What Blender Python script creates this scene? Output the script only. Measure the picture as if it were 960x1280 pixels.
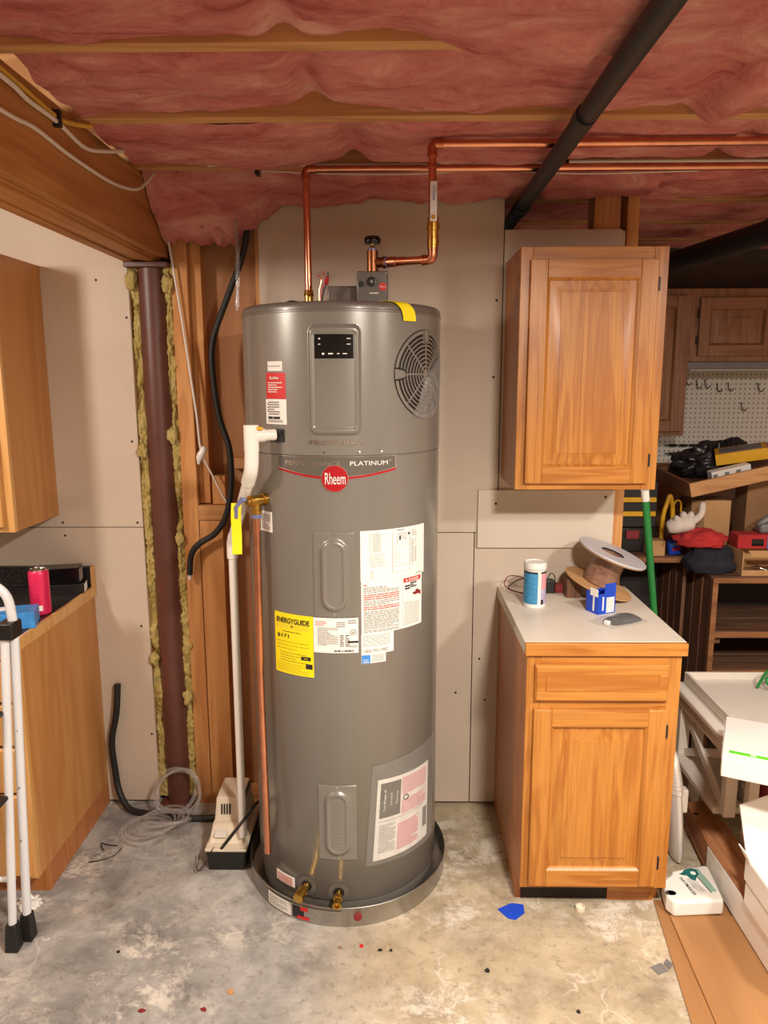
import bpy, math, random
from mathutils import Vector, Matrix, noise
random.seed(7)
for o in list(bpy.data.objects): bpy.data.objects.remove(o)
scene = bpy.context.scene
COL = scene.collection
R_ = math.radians

# ---------------------------------------------------------------- camera
F_PX, PITCH, ROLL, YAW, CAM_H, CAM_D = 928.8, .1766, -.0025, -.0144, 1.6926, 2.7549
cam_d = bpy.data.cameras.new('camera'); cam = bpy.data.objects.new('camera', cam_d); COL.objects.link(cam)
cam_d.sensor_fit = 'VERTICAL'; cam_d.sensor_height = 24.0; cam_d.lens = F_PX * 24.0 / 1280.0
cam_d.clip_start = .02; cam_d.clip_end = 60
_fw = Vector((math.sin(YAW) * math.cos(PITCH), math.cos(YAW) * math.cos(PITCH), -math.sin(PITCH)))
_rt = Vector((math.cos(YAW), -math.sin(YAW), 0)); _up = _rt.cross(_fw)
_r2 = math.cos(ROLL) * _rt + math.sin(ROLL) * _up; _u2 = -math.sin(ROLL) * _rt + math.cos(ROLL) * _up
M = Matrix((( _r2.x, _u2.x, -_fw.x, 0), (_r2.y, _u2.y, -_fw.y, -CAM_D), (_r2.z, _u2.z, -_fw.z, CAM_H), (0, 0, 0, 1)))
cam.matrix_world = M
scene.camera = cam

# ---------------------------------------------------------------- world, lamps, exposure
w = bpy.data.worlds.new('world'); scene.world = w; w.use_nodes = True
w.node_tree.nodes['Background'].inputs[0].default_value = (1, .86, .72, 1)
w.node_tree.nodes['Background'].inputs[1].default_value = .03

def lamp(name, loc, power, size, col):
    l = bpy.data.lights.new(name, 'AREA'); l.shape = 'DISK'; l.energy = power; l.size = size; l.color = col
    o = bpy.data.objects.new(name, l); COL.objects.link(o); o.location = loc      # ceiling discs shine straight down
    return o
WARM = (1.0, .915, .81)
lamp('ceiling_disc_light', (.58, -2.25, 2.20), 62, .22, WARM)
lamp('ceiling_disc_light', (1.55, -1.95, 2.20), 34, .22, WARM)
l = bpy.data.lights.new('bare_bulb', 'POINT'); l.energy = 46; l.shadow_soft_size = .10; l.color = WARM      # bare bulb left of the beam
o = bpy.data.objects.new('bare_bulb', l); COL.objects.link(o); o.location = (-1.78, -1.45, 2.16)
scene.view_settings.view_transform = 'Standard'
scene.view_settings.look = 'None'
scene.view_settings.exposure = 0.42
scene.view_settings.gamma = 1.0
scene.view_settings.use_curve_mapping = False

# ---------------------------------------------------------------- materials
MATS = {}
def srgb(r, g, b):
    f = lambda c: (c / 255 / 12.92) if c / 255 <= .04045 else ((c / 255 + .055) / 1.055) ** 2.4
    return (f(r), f(g), f(b), 1)

def new_mat(name):
    m = bpy.data.materials.new(name); m.use_nodes = True
    nt = m.node_tree; b = nt.nodes['Principled BSDF']
    MATS[name] = m
    return m, nt, b

def coords(nt, scale=(1, 1, 1), rot=(0, 0, 0)):
    tc = nt.nodes.new('ShaderNodeTexCoord'); mp = nt.nodes.new('ShaderNodeMapping')
    mp.inputs['Scale'].default_value = scale; mp.inputs['Rotation'].default_value = rot
    nt.links.new(tc.outputs['Object'], mp.inputs['Vector'])
    return mp.outputs['Vector']

def noise_n(nt, vec, scale, detail=4, rough=.55, dist=0):
    n = nt.nodes.new('ShaderNodeTexNoise'); n.inputs['Scale'].default_value = scale
    n.inputs['Detail'].default_value = detail; n.inputs['Roughness'].default_value = rough
    n.inputs['Distortion'].default_value = dist
    nt.links.new(vec, n.inputs['Vector'])
    return n.outputs['Fac']

def ramp(nt, fac, stops):
    r = nt.nodes.new('ShaderNodeValToRGB')
    e = r.color_ramp.elements
    while len(e) < len(stops): e.new(.5)
    for k, (p, c) in enumerate(stops):
        e[k].position = p; e[k].color = c if len(c) == 4 else (*c, 1)
    nt.links.new(fac, r.inputs['Fac'])
    return r.outputs['Color']

def bump(nt, b, h, strength=.3, dist=.01):
    n = nt.nodes.new('ShaderNodeBump'); n.inputs['Strength'].default_value = strength
    n.inputs['Distance'].default_value = dist
    nt.links.new(h, n.inputs['Height']); nt.links.new(n.outputs['Normal'], b.inputs['Normal'])

def mixc(nt, fac, a, b_):
    m = nt.nodes.new('ShaderNodeMix'); m.data_type = 'RGBA'
    for s, v in ((0, fac), (6, a), (7, b_)):
        if hasattr(v, 'links') or isinstance(v, bpy.types.NodeSocket): nt.links.new(v, m.inputs[s])
        else: m.inputs[s].default_value = v
    return m.outputs[2]

def plain(name, col, rough=.5, metal=0, var=.08, vscale=12, bumps=0, bscale=60, coat=0, spec=.5, stretch=(1, 1, 1)):
    m, nt, b = new_mat(name)
    v = coords(nt, stretch)
    n = noise_n(nt, v, vscale, 5)
    c0 = tuple(max(0, x * (1 - var)) for x in col[:3]); c1 = tuple(min(1, x * (1 + var)) for x in col[:3])
    nt.links.new(ramp(nt, n, [(.3, c0), (.7, c1)]), b.inputs['Base Color'])
    b.inputs['Roughness'].default_value = rough; b.inputs['Metallic'].default_value = metal
    b.inputs['Coat Weight'].default_value = coat; b.inputs['Specular IOR Level'].default_value = spec
    if bumps: bump(nt, b, noise_n(nt, v, bscale, 4), bumps, .004)
    return m

def wood(name, dark, light, grain='z', scale=1.0, rough=.38, coat=.15, fine=.35):
    m, nt, b = new_mat(name)
    s = {'z': (9, 9, .7), 'x': (.7, 9, 9), 'y': (9, .7, 9)}[grain]
    v = coords(nt, tuple(k * scale for k in s))
    n1 = noise_n(nt, v, 1.6, 3, .5, .6)
    wv = nt.nodes.new('ShaderNodeMath'); wv.operation = 'MULTIPLY'; nt.links.new(n1, wv.inputs[0]); wv.inputs[1].default_value = 30
    sn = nt.nodes.new('ShaderNodeMath'); sn.operation = 'SINE'; nt.links.new(wv.outputs[0], sn.inputs[0])
    mr = nt.nodes.new('ShaderNodeMapRange'); nt.links.new(sn.outputs[0], mr.inputs[0]); mr.inputs[1].default_value = -1
    s2 = {'z': (60, 60, 1.6), 'x': (1.6, 60, 60), 'y': (60, 1.6, 60)}[grain]
    n2 = noise_n(nt, coords(nt, tuple(k * scale for k in s2)), 3, 4, .6)
    c = ramp(nt, mr.outputs[0], [(0, dark), (.45, tuple((a + 2 * q) / 3 for a, q in zip(dark, light))), (1, light)])
    dk = tuple(x * .55 for x in dark[:3]) + (1,)
    fr = ramp(nt, n2, [(.35, (fine, fine, fine, 1)), (.6, (0, 0, 0, 1))])
    c = mixc(nt, fr, c, dk)
    nt.links.new(c, b.inputs['Base Color'])
    b.inputs['Roughness'].default_value = rough; b.inputs['Coat Weight'].default_value = coat; b.inputs['Coat Roughness'].default_value = .25
    bump(nt, b, n2, .12, .002)
    return m

def clear(name, col=(1, 1, 1, 1), alpha=.25, rough=.12):
    m, nt, b = new_mat(name)
    b.inputs['Base Color'].default_value = col; b.inputs['Roughness'].default_value = rough
    b.inputs['Specular IOR Level'].default_value = .8
    n = noise_n(nt, coords(nt), 30, 3)
    mr = nt.nodes.new('ShaderNodeMapRange'); nt.links.new(n, mr.inputs[0])
    mr.inputs[3].default_value = alpha * .5; mr.inputs[4].default_value = alpha * 1.5
    nt.links.new(mr.outputs[0], b.inputs['Alpha'])
    bump(nt, b, noise_n(nt, coords(nt), 18, 4), .5, .01)
    return m

# oak cabinet finishes
oak_v = wood('oak_vertical', srgb(174, 108, 40), srgb(196, 132, 58), 'z', fine=.36)
oak_h = wood('oak_horizontal', srgb(174, 106, 38), srgb(196, 132, 58), 'x', fine=.36)
oak_y = wood('oak_side', srgb(172, 104, 52), srgb(188, 120, 64), 'z', fine=.15, rough=.45)
maple = wood('maple_ply', srgb(186, 126, 68), srgb(197, 140, 80), 'z', .5, fine=.06, rough=.5)
maple_f = wood('maple_frame', srgb(208, 154, 88), srgb(220, 170, 106), 'z', fine=.1)
dim_oak_v = wood('oak_far_dim', srgb(132, 88, 60), srgb(152, 106, 76), 'z', fine=.3)  # oak darkened so the far room's dimness sits in the colour
dim_oak_h = wood('oak_far_dim_h', srgb(132, 88, 60), srgb(152, 106, 76), 'x', fine=.3)
pine_x = wood('pine_joist', srgb(186, 132, 82), srgb(208, 156, 102), 'x', .7, rough=.7, coat=0, fine=.2)
pine_y = wood('pine_beam', srgb(176, 116, 60), srgb(196, 136, 76), 'y', .5, rough=.6, coat=0, fine=.25)
pine_z = wood('pine_stud', srgb(196, 134, 76), srgb(214, 156, 96), 'z', .7, rough=.7, coat=0, fine=.15)
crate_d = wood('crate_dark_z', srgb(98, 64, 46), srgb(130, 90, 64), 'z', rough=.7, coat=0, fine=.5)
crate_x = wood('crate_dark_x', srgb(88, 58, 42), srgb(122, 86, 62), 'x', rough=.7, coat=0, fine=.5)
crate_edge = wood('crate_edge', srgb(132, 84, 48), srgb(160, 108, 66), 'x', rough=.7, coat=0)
tray_w = wood('tray_pine', srgb(178, 128, 80), srgb(196, 148, 98), 'x', fine=.12, rough=.6)
backing = wood('brown_backing', srgb(166, 116, 76), srgb(182, 132, 92), 'z', .2, rough=.85, coat=0, fine=.08)
board_b = wood('hardboard', srgb(160, 114, 70), srgb(172, 126, 80), 'y', .3, rough=.6, coat=0, fine=.1)
plank_b = wood('plank_brown', srgb(150, 98, 62), srgb(178, 124, 84), 'y', .5, rough=.7, coat=0, fine=.3)

dry = plain('drywall', srgb(206, 190, 172), .9, var=.05, vscale=3, bumps=.08, bscale=90)
dry2 = plain('drywall_white', srgb(214, 203, 186), .85, var=.04, vscale=4, bumps=.05, bscale=80)
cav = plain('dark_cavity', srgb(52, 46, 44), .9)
white_p = plain('white_plastic', srgb(236, 233, 226), .35, var=.02)
pvc = plain('pvc_white', srgb(238, 234, 226), .3, var=.02, coat=.2)
cream = plain('cream_plastic', srgb(226, 214, 192), .45, var=.03)
black_p = plain('black_plastic', srgb(26, 25, 25), .4, var=.1)
black_g = plain('black_gloss', srgb(14, 13, 14), .15, var=.05)
black_r = plain('black_rubber', srgb(30, 29, 29), .55, var=.15)
abs_b = plain('abs_pipe', srgb(34, 34, 37), .5, var=.12)
heater_m = plain('heater_grey', srgb(132, 128, 121), .30, metal=.25, var=.03, vscale=3, bumps=.015, bscale=200, coat=.25)
heater_d = plain('heater_grey_dark', srgb(104, 99, 92), .34, metal=.25, var=.03, coat=.2)
heater_cap = plain('heater_cap_grey', srgb(112, 106, 98), .33, metal=.2, var=.03, coat=.25)
steel = plain('galvanised_pan', srgb(176, 172, 166), .32, metal=.9, var=.1, vscale=20)
chrome = plain('chrome', srgb(214, 212, 210), .18, metal=1, var=.02)
copper = plain('copper', srgb(222, 154, 122), .25, metal=1, var=.16, vscale=18)
copper_d = plain('copper_fitting', srgb(196, 124, 92), .3, metal=1, var=.2, vscale=30)
brass = plain('brass', srgb(208, 168, 84), .25, metal=1, var=.12, vscale=30)
bronze = plain('bronze', srgb(150, 98, 66), .35, metal=1, var=.15, vscale=30)
red_m = plain('red_enamel', srgb(172, 16, 30), .35, var=.05)
red_l = plain('label_red', srgb(206, 36, 34), .45, var=.04)
red_pale = plain('label_pale_red', srgb(226, 130, 124), .6, var=.05)
pink_pale = plain('label_pink', srgb(226, 156, 164), .6, var=.05)
paper = plain('label_paper', srgb(238, 236, 230), .5, var=.02)
ink = plain('ink_black', srgb(34, 32, 34), .6)
ink_g = plain('ink_grey', srgb(128, 126, 124), .6)
yellow_l = plain('label_yellow', srgb(250, 228, 20), .5, var=.03)
blue_l = plain('label_blue', srgb(62, 140, 222), .5, var=.05)
blue_box_m = plain('carton_blue', srgb(22, 70, 196), .5, var=.08)
blue_can = plain('can_blue', srgb(66, 142, 188), .4, var=.2, vscale=40, stretch=(1, 1, 6))
lilac = plain('can_lilac', srgb(186, 172, 200), .45, var=.15, vscale=40)
brown_st = plain('column_paint', srgb(98, 58, 48), .42, var=.12, vscale=9, bumps=.1)
kraft = plain('kraft_cardboard', srgb(190, 148, 100), .8, var=.08)
kraft_d = plain('kraft_dark', srgb(150, 112, 76), .8, var=.08)
lam = plain('laminate_grey', srgb(212, 204, 190), .4, var=.06, vscale=7)
spool_g = plain('spool_plastic', srgb(198, 196, 202), .45, var=.04)
spool_w = plain('spool_cable', srgb(150, 112, 92), .3, var=.35, vscale=60, stretch=(1, 1, 5))
green_p = plain('green_pole', srgb(34, 128, 62), .4, var=.1)
green_t = plain('green_tape', srgb(98, 206, 40), .5, var=.05)
navy = plain('navy_cloth', srgb(30, 32, 44), .9, var=.2, bumps=.3, bscale=120)
red_c = plain('red_cloth', srgb(178, 44, 44), .9, var=.15, bumps=.3, bscale=120)
white_c = plain('glove_cloth', srgb(214, 204, 194), .9, var=.1, bumps=.4, bscale=160)
yellow_p = plain('yellow_plastic', srgb(226, 172, 30), .45, var=.1)
grey_p = plain('grey_plastic', srgb(120, 118, 118), .4, var=.1)
maroon = plain('maroon_bag', srgb(130, 34, 40), .6, var=.15, bumps=.3, bscale=50)
foil = plain('plastic_mesh', srgb(150, 142, 138), .4, metal=.3, var=.4, vscale=80)
pink_can = plain('can_pink', srgb(226, 44, 96), .3, metal=.2, var=.1, vscale=50)
cyan_b = plain('carton_cyan', srgb(60, 140, 214), .4, var=.25, vscale=30)
tube_yel = plain('cable_yellow', srgb(214, 172, 66), .5)
cable_w = plain('cable_white', srgb(226, 218, 208), .5, var=.03)
purple_p = plain('steel_blue_handle', srgb(116, 122, 168), .35, metal=.3)
bag_black = plain('black_bag', srgb(40, 38, 40), .3, var=.3, vscale=30)
lad_w = plain('ladder_white', srgb(232, 234, 238), .3, var=.02, coat=.3)
wt_m = plain('table_white', srgb(222, 214, 202), .5, var=.04)
clear_m = clear('clear_film', (.45, .45, .44, 1), .13)
clear_t = clear('clear_tube', (.55, .52, .51, 1), .20, .06)
film_m = clear('wrinkled_film', (.34, .33, .32, 1), .48, .28)

# black granite-look laminate
m, nt, b = new_mat('black_laminate')
n = noise_n(nt, coords(nt), 140, 3, .7)
nt.links.new(ramp(nt, n, [(.5, srgb(28, 27, 29)), (.62, srgb(74, 70, 70))]), b.inputs['Base Color']); b.inputs['Roughness'].default_value = .35
black_lam = m

# fibreglass batts (pink and yellow)
def batt_mat(name, stops, vs):
    m, nt, b = new_mat(name)
    v = coords(nt, vs)
    n1 = noise_n(nt, v, 4.2, 12, .74, .7)
    n2 = noise_n(nt, coords(nt), 90, 3, .6, .4)
    nt.links.new(ramp(nt, n1, stops), b.inputs['Base Color'])
    b.inputs['Roughness'].default_value = 1; b.inputs['Specular IOR Level'].default_value = .05
    ad = nt.nodes.new('ShaderNodeMath'); ad.operation = 'MULTIPLY_ADD'; nt.links.new(n2, ad.inputs[0]); ad.inputs[1].default_value = .25; nt.links.new(n1, ad.inputs[2])
    bump(nt, b, ad.outputs[0], .8, .035)
    return m
pink = batt_mat('pink_fibreglass', [(.32, srgb(176, 92, 90)), (.44, srgb(214, 128, 122)), (.55, srgb(228, 152, 142)), (.68, srgb(242, 186, 170))], (1, 2.2, 2.2))  # streaks mix real fibre tones with painted wisp shading the bump hardly shows
ylw = batt_mat('yellow_fibreglass', [(.28, srgb(150, 120, 60)), (.45, srgb(210, 184, 108)), (.7, srgb(236, 218, 154))], (8, 8, 4))

# concrete slab
m, nt, b = new_mat('concrete')
v = coords(nt)
big = noise_n(nt, v, 1.1, 5, .6, .5)
med = noise_n(nt, v, 5, 8, .66, .3)
fin = noise_n(nt, v, 30, 9, .78)
grey = ramp(nt, med, [(.30, srgb(108, 106, 104)), (.5, srgb(152, 150, 146)), (.70, srgb(188, 185, 180))])
tan = ramp(nt, med, [(.30, srgb(142, 128, 106)), (.5, srgb(176, 161, 134)), (.72, srgb(198, 184, 156))])
sx = nt.nodes.new('ShaderNodeSeparateXYZ'); nt.links.new(v, sx.inputs[0])
ma = nt.nodes.new('ShaderNodeMath'); ma.operation = 'MULTIPLY_ADD'; nt.links.new(big, ma.inputs[0]); ma.inputs[1].default_value = 1.3; nt.links.new(sx.outputs[0], ma.inputs[2])
gm = ramp(nt, ma.outputs[0], [(.25, (0, 0, 0, 1)), (.75, (1, 1, 1, 1))])
c = mixc(nt, gm, grey, tan)
sc = noise_n(nt, coords(nt, (1, 1.3, 1), (0, 0, .6)), 5.5, 12, .80, .35)
wm0 = ramp(nt, sc, [(.50, (0, 0, 0, 1)), (.58, (.85, .85, .85, 1))])
wl = ramp(nt, noise_n(nt, v, 1.9, 3, .5, .4), [(.42, (.12, .12, .12, 1)), (.6, (1, 1, 1, 1))])
wx = nt.nodes.new('ShaderNodeMix'); wx.data_type = 'RGBA'; wx.blend_type = 'MULTIPLY'; wx.inputs[0].default_value = 1
nt.links.new(wm0, wx.inputs[6]); nt.links.new(wl, wx.inputs[7]); wm = wx.outputs[2]
c = mixc(nt, wm, c, srgb(226, 219, 206))
vo = nt.nodes.new('ShaderNodeTexVoronoi'); vo.feature = 'DISTANCE_TO_EDGE'; vo.inputs['Scale'].default_value = 4.2
dv = nt.nodes.new('ShaderNodeVectorMath'); dv.operation = 'ADD'
nz = nt.nodes.new('ShaderNodeTexNoise'); nz.inputs['Scale'].default_value = 9; nz.inputs['Detail'].default_value = 4; nt.links.new(v, nz.inputs['Vector'])
sv = nt.nodes.new('ShaderNodeVectorMath'); sv.operation = 'SCALE'; sv.inputs['Scale'].default_value = .16; nt.links.new(nz.outputs['Color'], sv.inputs[0]); nt.links.new(v, dv.inputs[0]); nt.links.new(sv.outputs[0], dv.inputs[1]); nt.links.new(dv.outputs[0], vo.inputs['Vector'])
ln = ramp(nt, vo.outputs['Distance'], [(.004, (.6, .6, .6, 1)), (.016, (0, 0, 0, 1))])
lm = ramp(nt, noise_n(nt, v, 2.3, 4), [(.5, (0, 0, 0, 1)), (.62, (1, 1, 1, 1))])
mm = nt.nodes.new('ShaderNodeMix'); mm.data_type = 'RGBA'; mm.blend_type = 'MULTIPLY'; mm.inputs[0].default_value = 1
nt.links.new(ln, mm.inputs[6]); nt.links.new(lm, mm.inputs[7])
c = mixc(nt, mm.outputs[2], c, srgb(232, 226, 214))
dk = ramp(nt, fin, [(.36, (.6, .6, .6, 1)), (.47, (0, 0, 0, 1))])
c = mixc(nt, dk, c, srgb(116, 104, 92))
st = ramp(nt, noise_n(nt, coords(nt), 3.1, 6, .7, .8), [(.30, (.55, .55, .55, 1)), (.40, (0, 0, 0, 1))])
c = mixc(nt, st, c, srgb(112, 98, 84))
nt.links.new(c, b.inputs['Base Color']); b.inputs['Roughness'].default_value = .72
bump(nt, b, fin, .25, .004)
concrete = m

# pegboard with punched holes
m, nt, b = new_mat('pegboard')
sc_ = coords(nt, (1 / .0254, 1 / .0254, 1 / .0254))
fr = nt.nodes.new('ShaderNodeVectorMath'); fr.operation = 'FRACTION'; nt.links.new(sc_, fr.inputs[0])
sb = nt.nodes.new('ShaderNodeVectorMath'); sb.operation = 'SUBTRACT'; nt.links.new(fr.outputs[0], sb.inputs[0]); sb.inputs[1].default_value = (.5, .5, .5)
ml = nt.nodes.new('ShaderNodeVectorMath'); ml.operation = 'MULTIPLY'; nt.links.new(sb.outputs[0], ml.inputs[0]); ml.inputs[1].default_value = (1, 0, 1)
le = nt.nodes.new('ShaderNodeVectorMath'); le.operation = 'LENGTH'; nt.links.new(ml.outputs[0], le.inputs[0])
nt.links.new(ramp(nt, le.outputs['Value'], [(.12, srgb(44, 40, 38)), (.17, srgb(224, 218, 208))]), b.inputs['Base Color'])
b.inputs['Roughness'].default_value = .6
peg_m = m

# ---------------------------------------------------------------- mesh helpers
WL = {}      # world location of each object by name
def wloc(o): return WL.get(o.name, Vector((0, 0, 0)))

class MB:
    def __init__(s): s.v = []; s.f = []
    def add(s, vs, fs):
        n = len(s.v); s.v += [Vector(p) for p in vs]; s.f += [tuple(i + n for i in f) for f in fs]; return s
    def box(s, x0, x1, y0, y1, z0, z1):
        return s.add([(x0, y0, z0), (x1, y0, z0), (x1, y1, z0), (x0, y1, z0), (x0, y0, z1), (x1, y0, z1), (x1, y1, z1), (x0, y1, z1)],
                     [(0, 3, 2, 1), (4, 5, 6, 7), (0, 1, 5, 4), (1, 2, 6, 5), (2, 3, 7, 6), (3, 0, 4, 7)])
    def obox(s, c, size, mat):
        hx, hy, hz = (k / 2 for k in size)
        t = MB().box(-hx, hx, -hy, hy, -hz, hz)
        c = Vector(c)
        return s.add([c + mat @ p for p in t.v], t.f)
    def hexa(s, bot, top):
        n = len(bot)
        return s.add(list(bot) + list(top), [tuple(range(n - 1, -1, -1)), tuple(range(n, 2 * n))] + [(i, (i + 1) % n, n + (i + 1) % n, n + i) for i in range(n)])
    def tube(s, pts, r, n=10, cap=True, closed=False):
        pts = [Vector(p) for p in pts]; m_ = len(pts)
        rs = r if isinstance(r, (list, tuple)) else [r] * m_
        t0 = (pts[1] - pts[0]).normalized()
        a = Vector((0, 0, 1)) if abs(t0.z) < .9 else Vector((1, 0, 0))
        u = t0.cross(a).normalized()
        vs = []
        for i in range(m_):
            if closed: t = (pts[(i + 1) % m_] - pts[i - 1]).normalized()
            elif i == 0: t = t0
            elif i == m_ - 1: t = (pts[i] - pts[i - 1]).normalized()
            else: t = ((pts[i + 1] - pts[i]).normalized() + (pts[i] - pts[i - 1]).normalized()).normalized()
            u = (u - t * u.dot(t)).normalized(); w_ = t.cross(u)
            vs += [pts[i] + rs[i] * (math.cos(2 * math.pi * k / n) * u + math.sin(2 * math.pi * k / n) * w_) for k in range(n)]
        fs = []
        for i in range(m_ if closed else m_ - 1):
            j = (i + 1) % m_
            for k in range(n): fs.append((i * n + k, i * n + (k + 1) % n, j * n + (k + 1) % n, j * n + k))
        if cap and not closed: fs += [tuple(range(n - 1, -1, -1)), tuple(range((m_ - 1) * n, m_ * n))]
        return s.add(vs, fs)
    def lathe(s, prof, o=(0, 0, 0), n=40, mat=None, caps=True):
        o = Vector(o); vs = []
        for r, z in prof:
            for k in range(n):
                p = Vector((r * math.cos(2 * math.pi * k / n), r * math.sin(2 * math.pi * k / n), z))
                vs.append(o + (mat @ p if mat else p))
        fs = [(i * n + k, i * n + (k + 1) % n, (i + 1) * n + (k + 1) % n, (i + 1) * n + k) for i in range(len(prof) - 1) for k in range(n)]
        if caps:
            if prof[0][0] > 1e-6: fs.append(tuple(range(n - 1, -1, -1)))
            if prof[-1][0] > 1e-6: fs.append(tuple(range((len(prof) - 1) * n, len(prof) * n)))
        return s.add(vs, fs)
    def grid(s, fn, nu, nv, flip=False):
        vs = [fn(i / nu, j / nv) for j in range(nv + 1) for i in range(nu + 1)]
        fs = []
        for j in range(nv):
            for i in range(nu):
                a = j * (nu + 1) + i
                q = (a, a + 1, a + nu + 2, a + nu + 1)
                fs.append(q[::-1] if flip else q)
        return s.add(vs, fs)
    def sheet(s, fn, nu, nv, th):
        """closed thin sheet: fn(u,v)->(point, normal)"""
        g = [fn(i / nu, j / nv) for j in range(nv + 1) for i in range(nu + 1)]
        N = len(g)
        vs = [Vector(p) + Vector(n_) * th for p, n_ in g] + [Vector(p) for p, n_ in g]
        fs = []
        W = nu + 1
        for j in range(nv):
            for i in range(nu):
                a = j * W + i
                fs.append((a, a + 1, a + W + 1, a + W)); fs.append((N + a, N + a + W, N + a + W + 1, N + a + 1))
        rim = [i for i in range(W)] + [j * W + nu for j in range(1, nv + 1)] + [nv * W + i for i in range(nu - 1, -1, -1)] + [j * W for j in range(nv - 1, 0, -1)]
        for k in range(len(rim)):
            a, b_ = rim[k], rim[(k + 1) % len(rim)]
            fs.append((a, N + a, N + b_, b_))
        return s.add(vs, fs)
    def xf(s, mat):
        s.v = [mat @ p for p in s.v]; return s
    def build(s, name, mat, parent=None, label=None, cat=None, group=None, kind=None, bevel=0, sharp=35, loc=None, seg=2):
        me = bpy.data.meshes.new(name)
        if parent is not None: base = Vector(loc) if loc else wloc(parent)
        elif loc is not None: base = Vector(loc)
        else:
            xs = [p.x for p in s.v]; ys = [p.y for p in s.v]; zs = [p.z for p in s.v]
            base = Vector(((min(xs) + max(xs)) / 2, (min(ys) + max(ys)) / 2, min(zs)))
        me.from_pydata([tuple(p - base) for p in s.v], [], s.f)
        me.validate(); me.update()
        me.shade_smooth(); me.set_sharp_from_angle(angle=R_(sharp))
        me.materials.append(mat)
        o = bpy.data.objects.new(name, me); COL.objects.link(o)
        WL[o.name] = base
        if parent is not None:
            o.parent = parent; o.location = base - wloc(parent)
        else: o.location = base
        if label: o['label'] = label
        if cat: o['category'] = cat
        if group: o['group'] = group
        if kind: o['kind'] = kind
        if bevel:
            md = o.modifiers.new('bevel', 'BEVEL'); md.width = bevel; md.segments = seg; md.limit_method = 'ANGLE'; md.angle_limit = R_(40)
        return o

def thing(name, loc, label, cat, group=None):
    o = bpy.data.objects.new(name, None); COL.objects.link(o); o.location = loc; WL[o.name] = Vector(loc)
    o.empty_display_size = .05
    o['label'] = label; o['category'] = cat
    if group: o['group'] = group
    return o

def spl(pts, n=8, closed=False):
    P = [Vector(p) for p in pts]; m_ = len(P); out = []
    rng = range(m_) if closed else range(m_ - 1)
    for i in rng:
        p0 = P[i - 1] if (i > 0 or closed) else P[0]; p1 = P[i]; p2 = P[(i + 1) % m_]
        p3 = P[(i + 2) % m_] if (i + 2 < m_ or closed) else P[-1]
        for k in range(n):
            t = k / n
            out.append(.5 * ((2 * p1) + (p2 - p0) * t + (2 * p0 - 5 * p1 + 4 * p2 - p3) * t * t + (3 * p1 - p0 - 3 * p2 + p3) * t ** 3))
    if not closed: out.append(P[-1])
    return out

def bend(pts, r=.02, n=5):
    """polyline with rounded corners"""
    P = [Vector(p) for p in pts]; out = [P[0]]
    for i in range(1, len(P) - 1):
        a = (P[i - 1] - P[i]); b_ = (P[i + 1] - P[i]); d = min(r, a.length * .49, b_.length * .49)
        A = P[i] + a.normalized() * d; B_ = P[i] + b_.normalized() * d
        for k in range(n + 1):
            t = k / n; out.append((1 - t) ** 2 * A + 2 * t * (1 - t) * P[i] + t * t * B_)
    out.append(P[-1]); return out

_dg_objs = {}
def text2d(body, w=None, h=None, bold=0.0, cx=True):
    """flat text as (verts2d, faces), scaled to width w (and height h), centred at the origin"""
    key = (body, bold)
    if key not in _dg_objs:
        cu = bpy.data.curves.new('txt', 'FONT'); cu.body = body; cu.size = 1; cu.resolution_u = 3; cu.offset = bold
        ob = bpy.data.objects.new('txt', cu); COL.objects.link(ob)
        dg = bpy.context.evaluated_depsgraph_get(); dg.update()
        me = bpy.data.meshes.new_from_object(ob.evaluated_get(dg))
        vs = [(p.co.x, p.co.y) for p in me.vertices]; fs = [tuple(p.vertices) for p in me.polygons]
        bpy.data.objects.remove(ob); bpy.data.curves.remove(cu); bpy.data.meshes.remove(me)
        _dg_objs[key] = (vs, fs)
    vs, fs = _dg_objs[key]
    x0 = min(p[0] for p in vs); x1 = max(p[0] for p in vs); y0 = min(p[1] for p in vs); y1 = max(p[1] for p in vs)
    sx = (w / (x1 - x0)) if w else None; sy = (h / (y1 - y0)) if h else None
    if sx is None: sx = sy
    if sy is None: sy = sx
    return [((x - (x0 + x1) / 2) * sx, (y - (y0 + y1) / 2) * sy) for x, y in vs], fs

def rect_words(u0, u1, v0, v1, rows, fill=.9, lh=.55, rnd=None, maxw=.14):
    """fine print as rows of word-like bars: list of rectangles"""
    rnd = rnd or random; out = []; dv = (v1 - v0) / rows; W = u1 - u0
    for i in range(rows):
        v = v0 + dv * (i + .5); end = u0 + W * (fill if rnd.random() < .75 else rnd.uniform(.4, .9)); u = u0
        while u < end - W * .02:
            l = min(W * rnd.uniform(.04, maxw), end - u)
            out.append((u, u + l, v - dv * lh / 2, v + dv * lh / 2)); u += l + W * .018
    return out

# ================================================================= STRUCTURE
ZJ = 2.345
# floor
MB().box(-3.2, 3.2, -4.8, 1.5, -.12, 0).build('floor', concrete, kind='structure', loc=(0, 0, 0))
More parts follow.
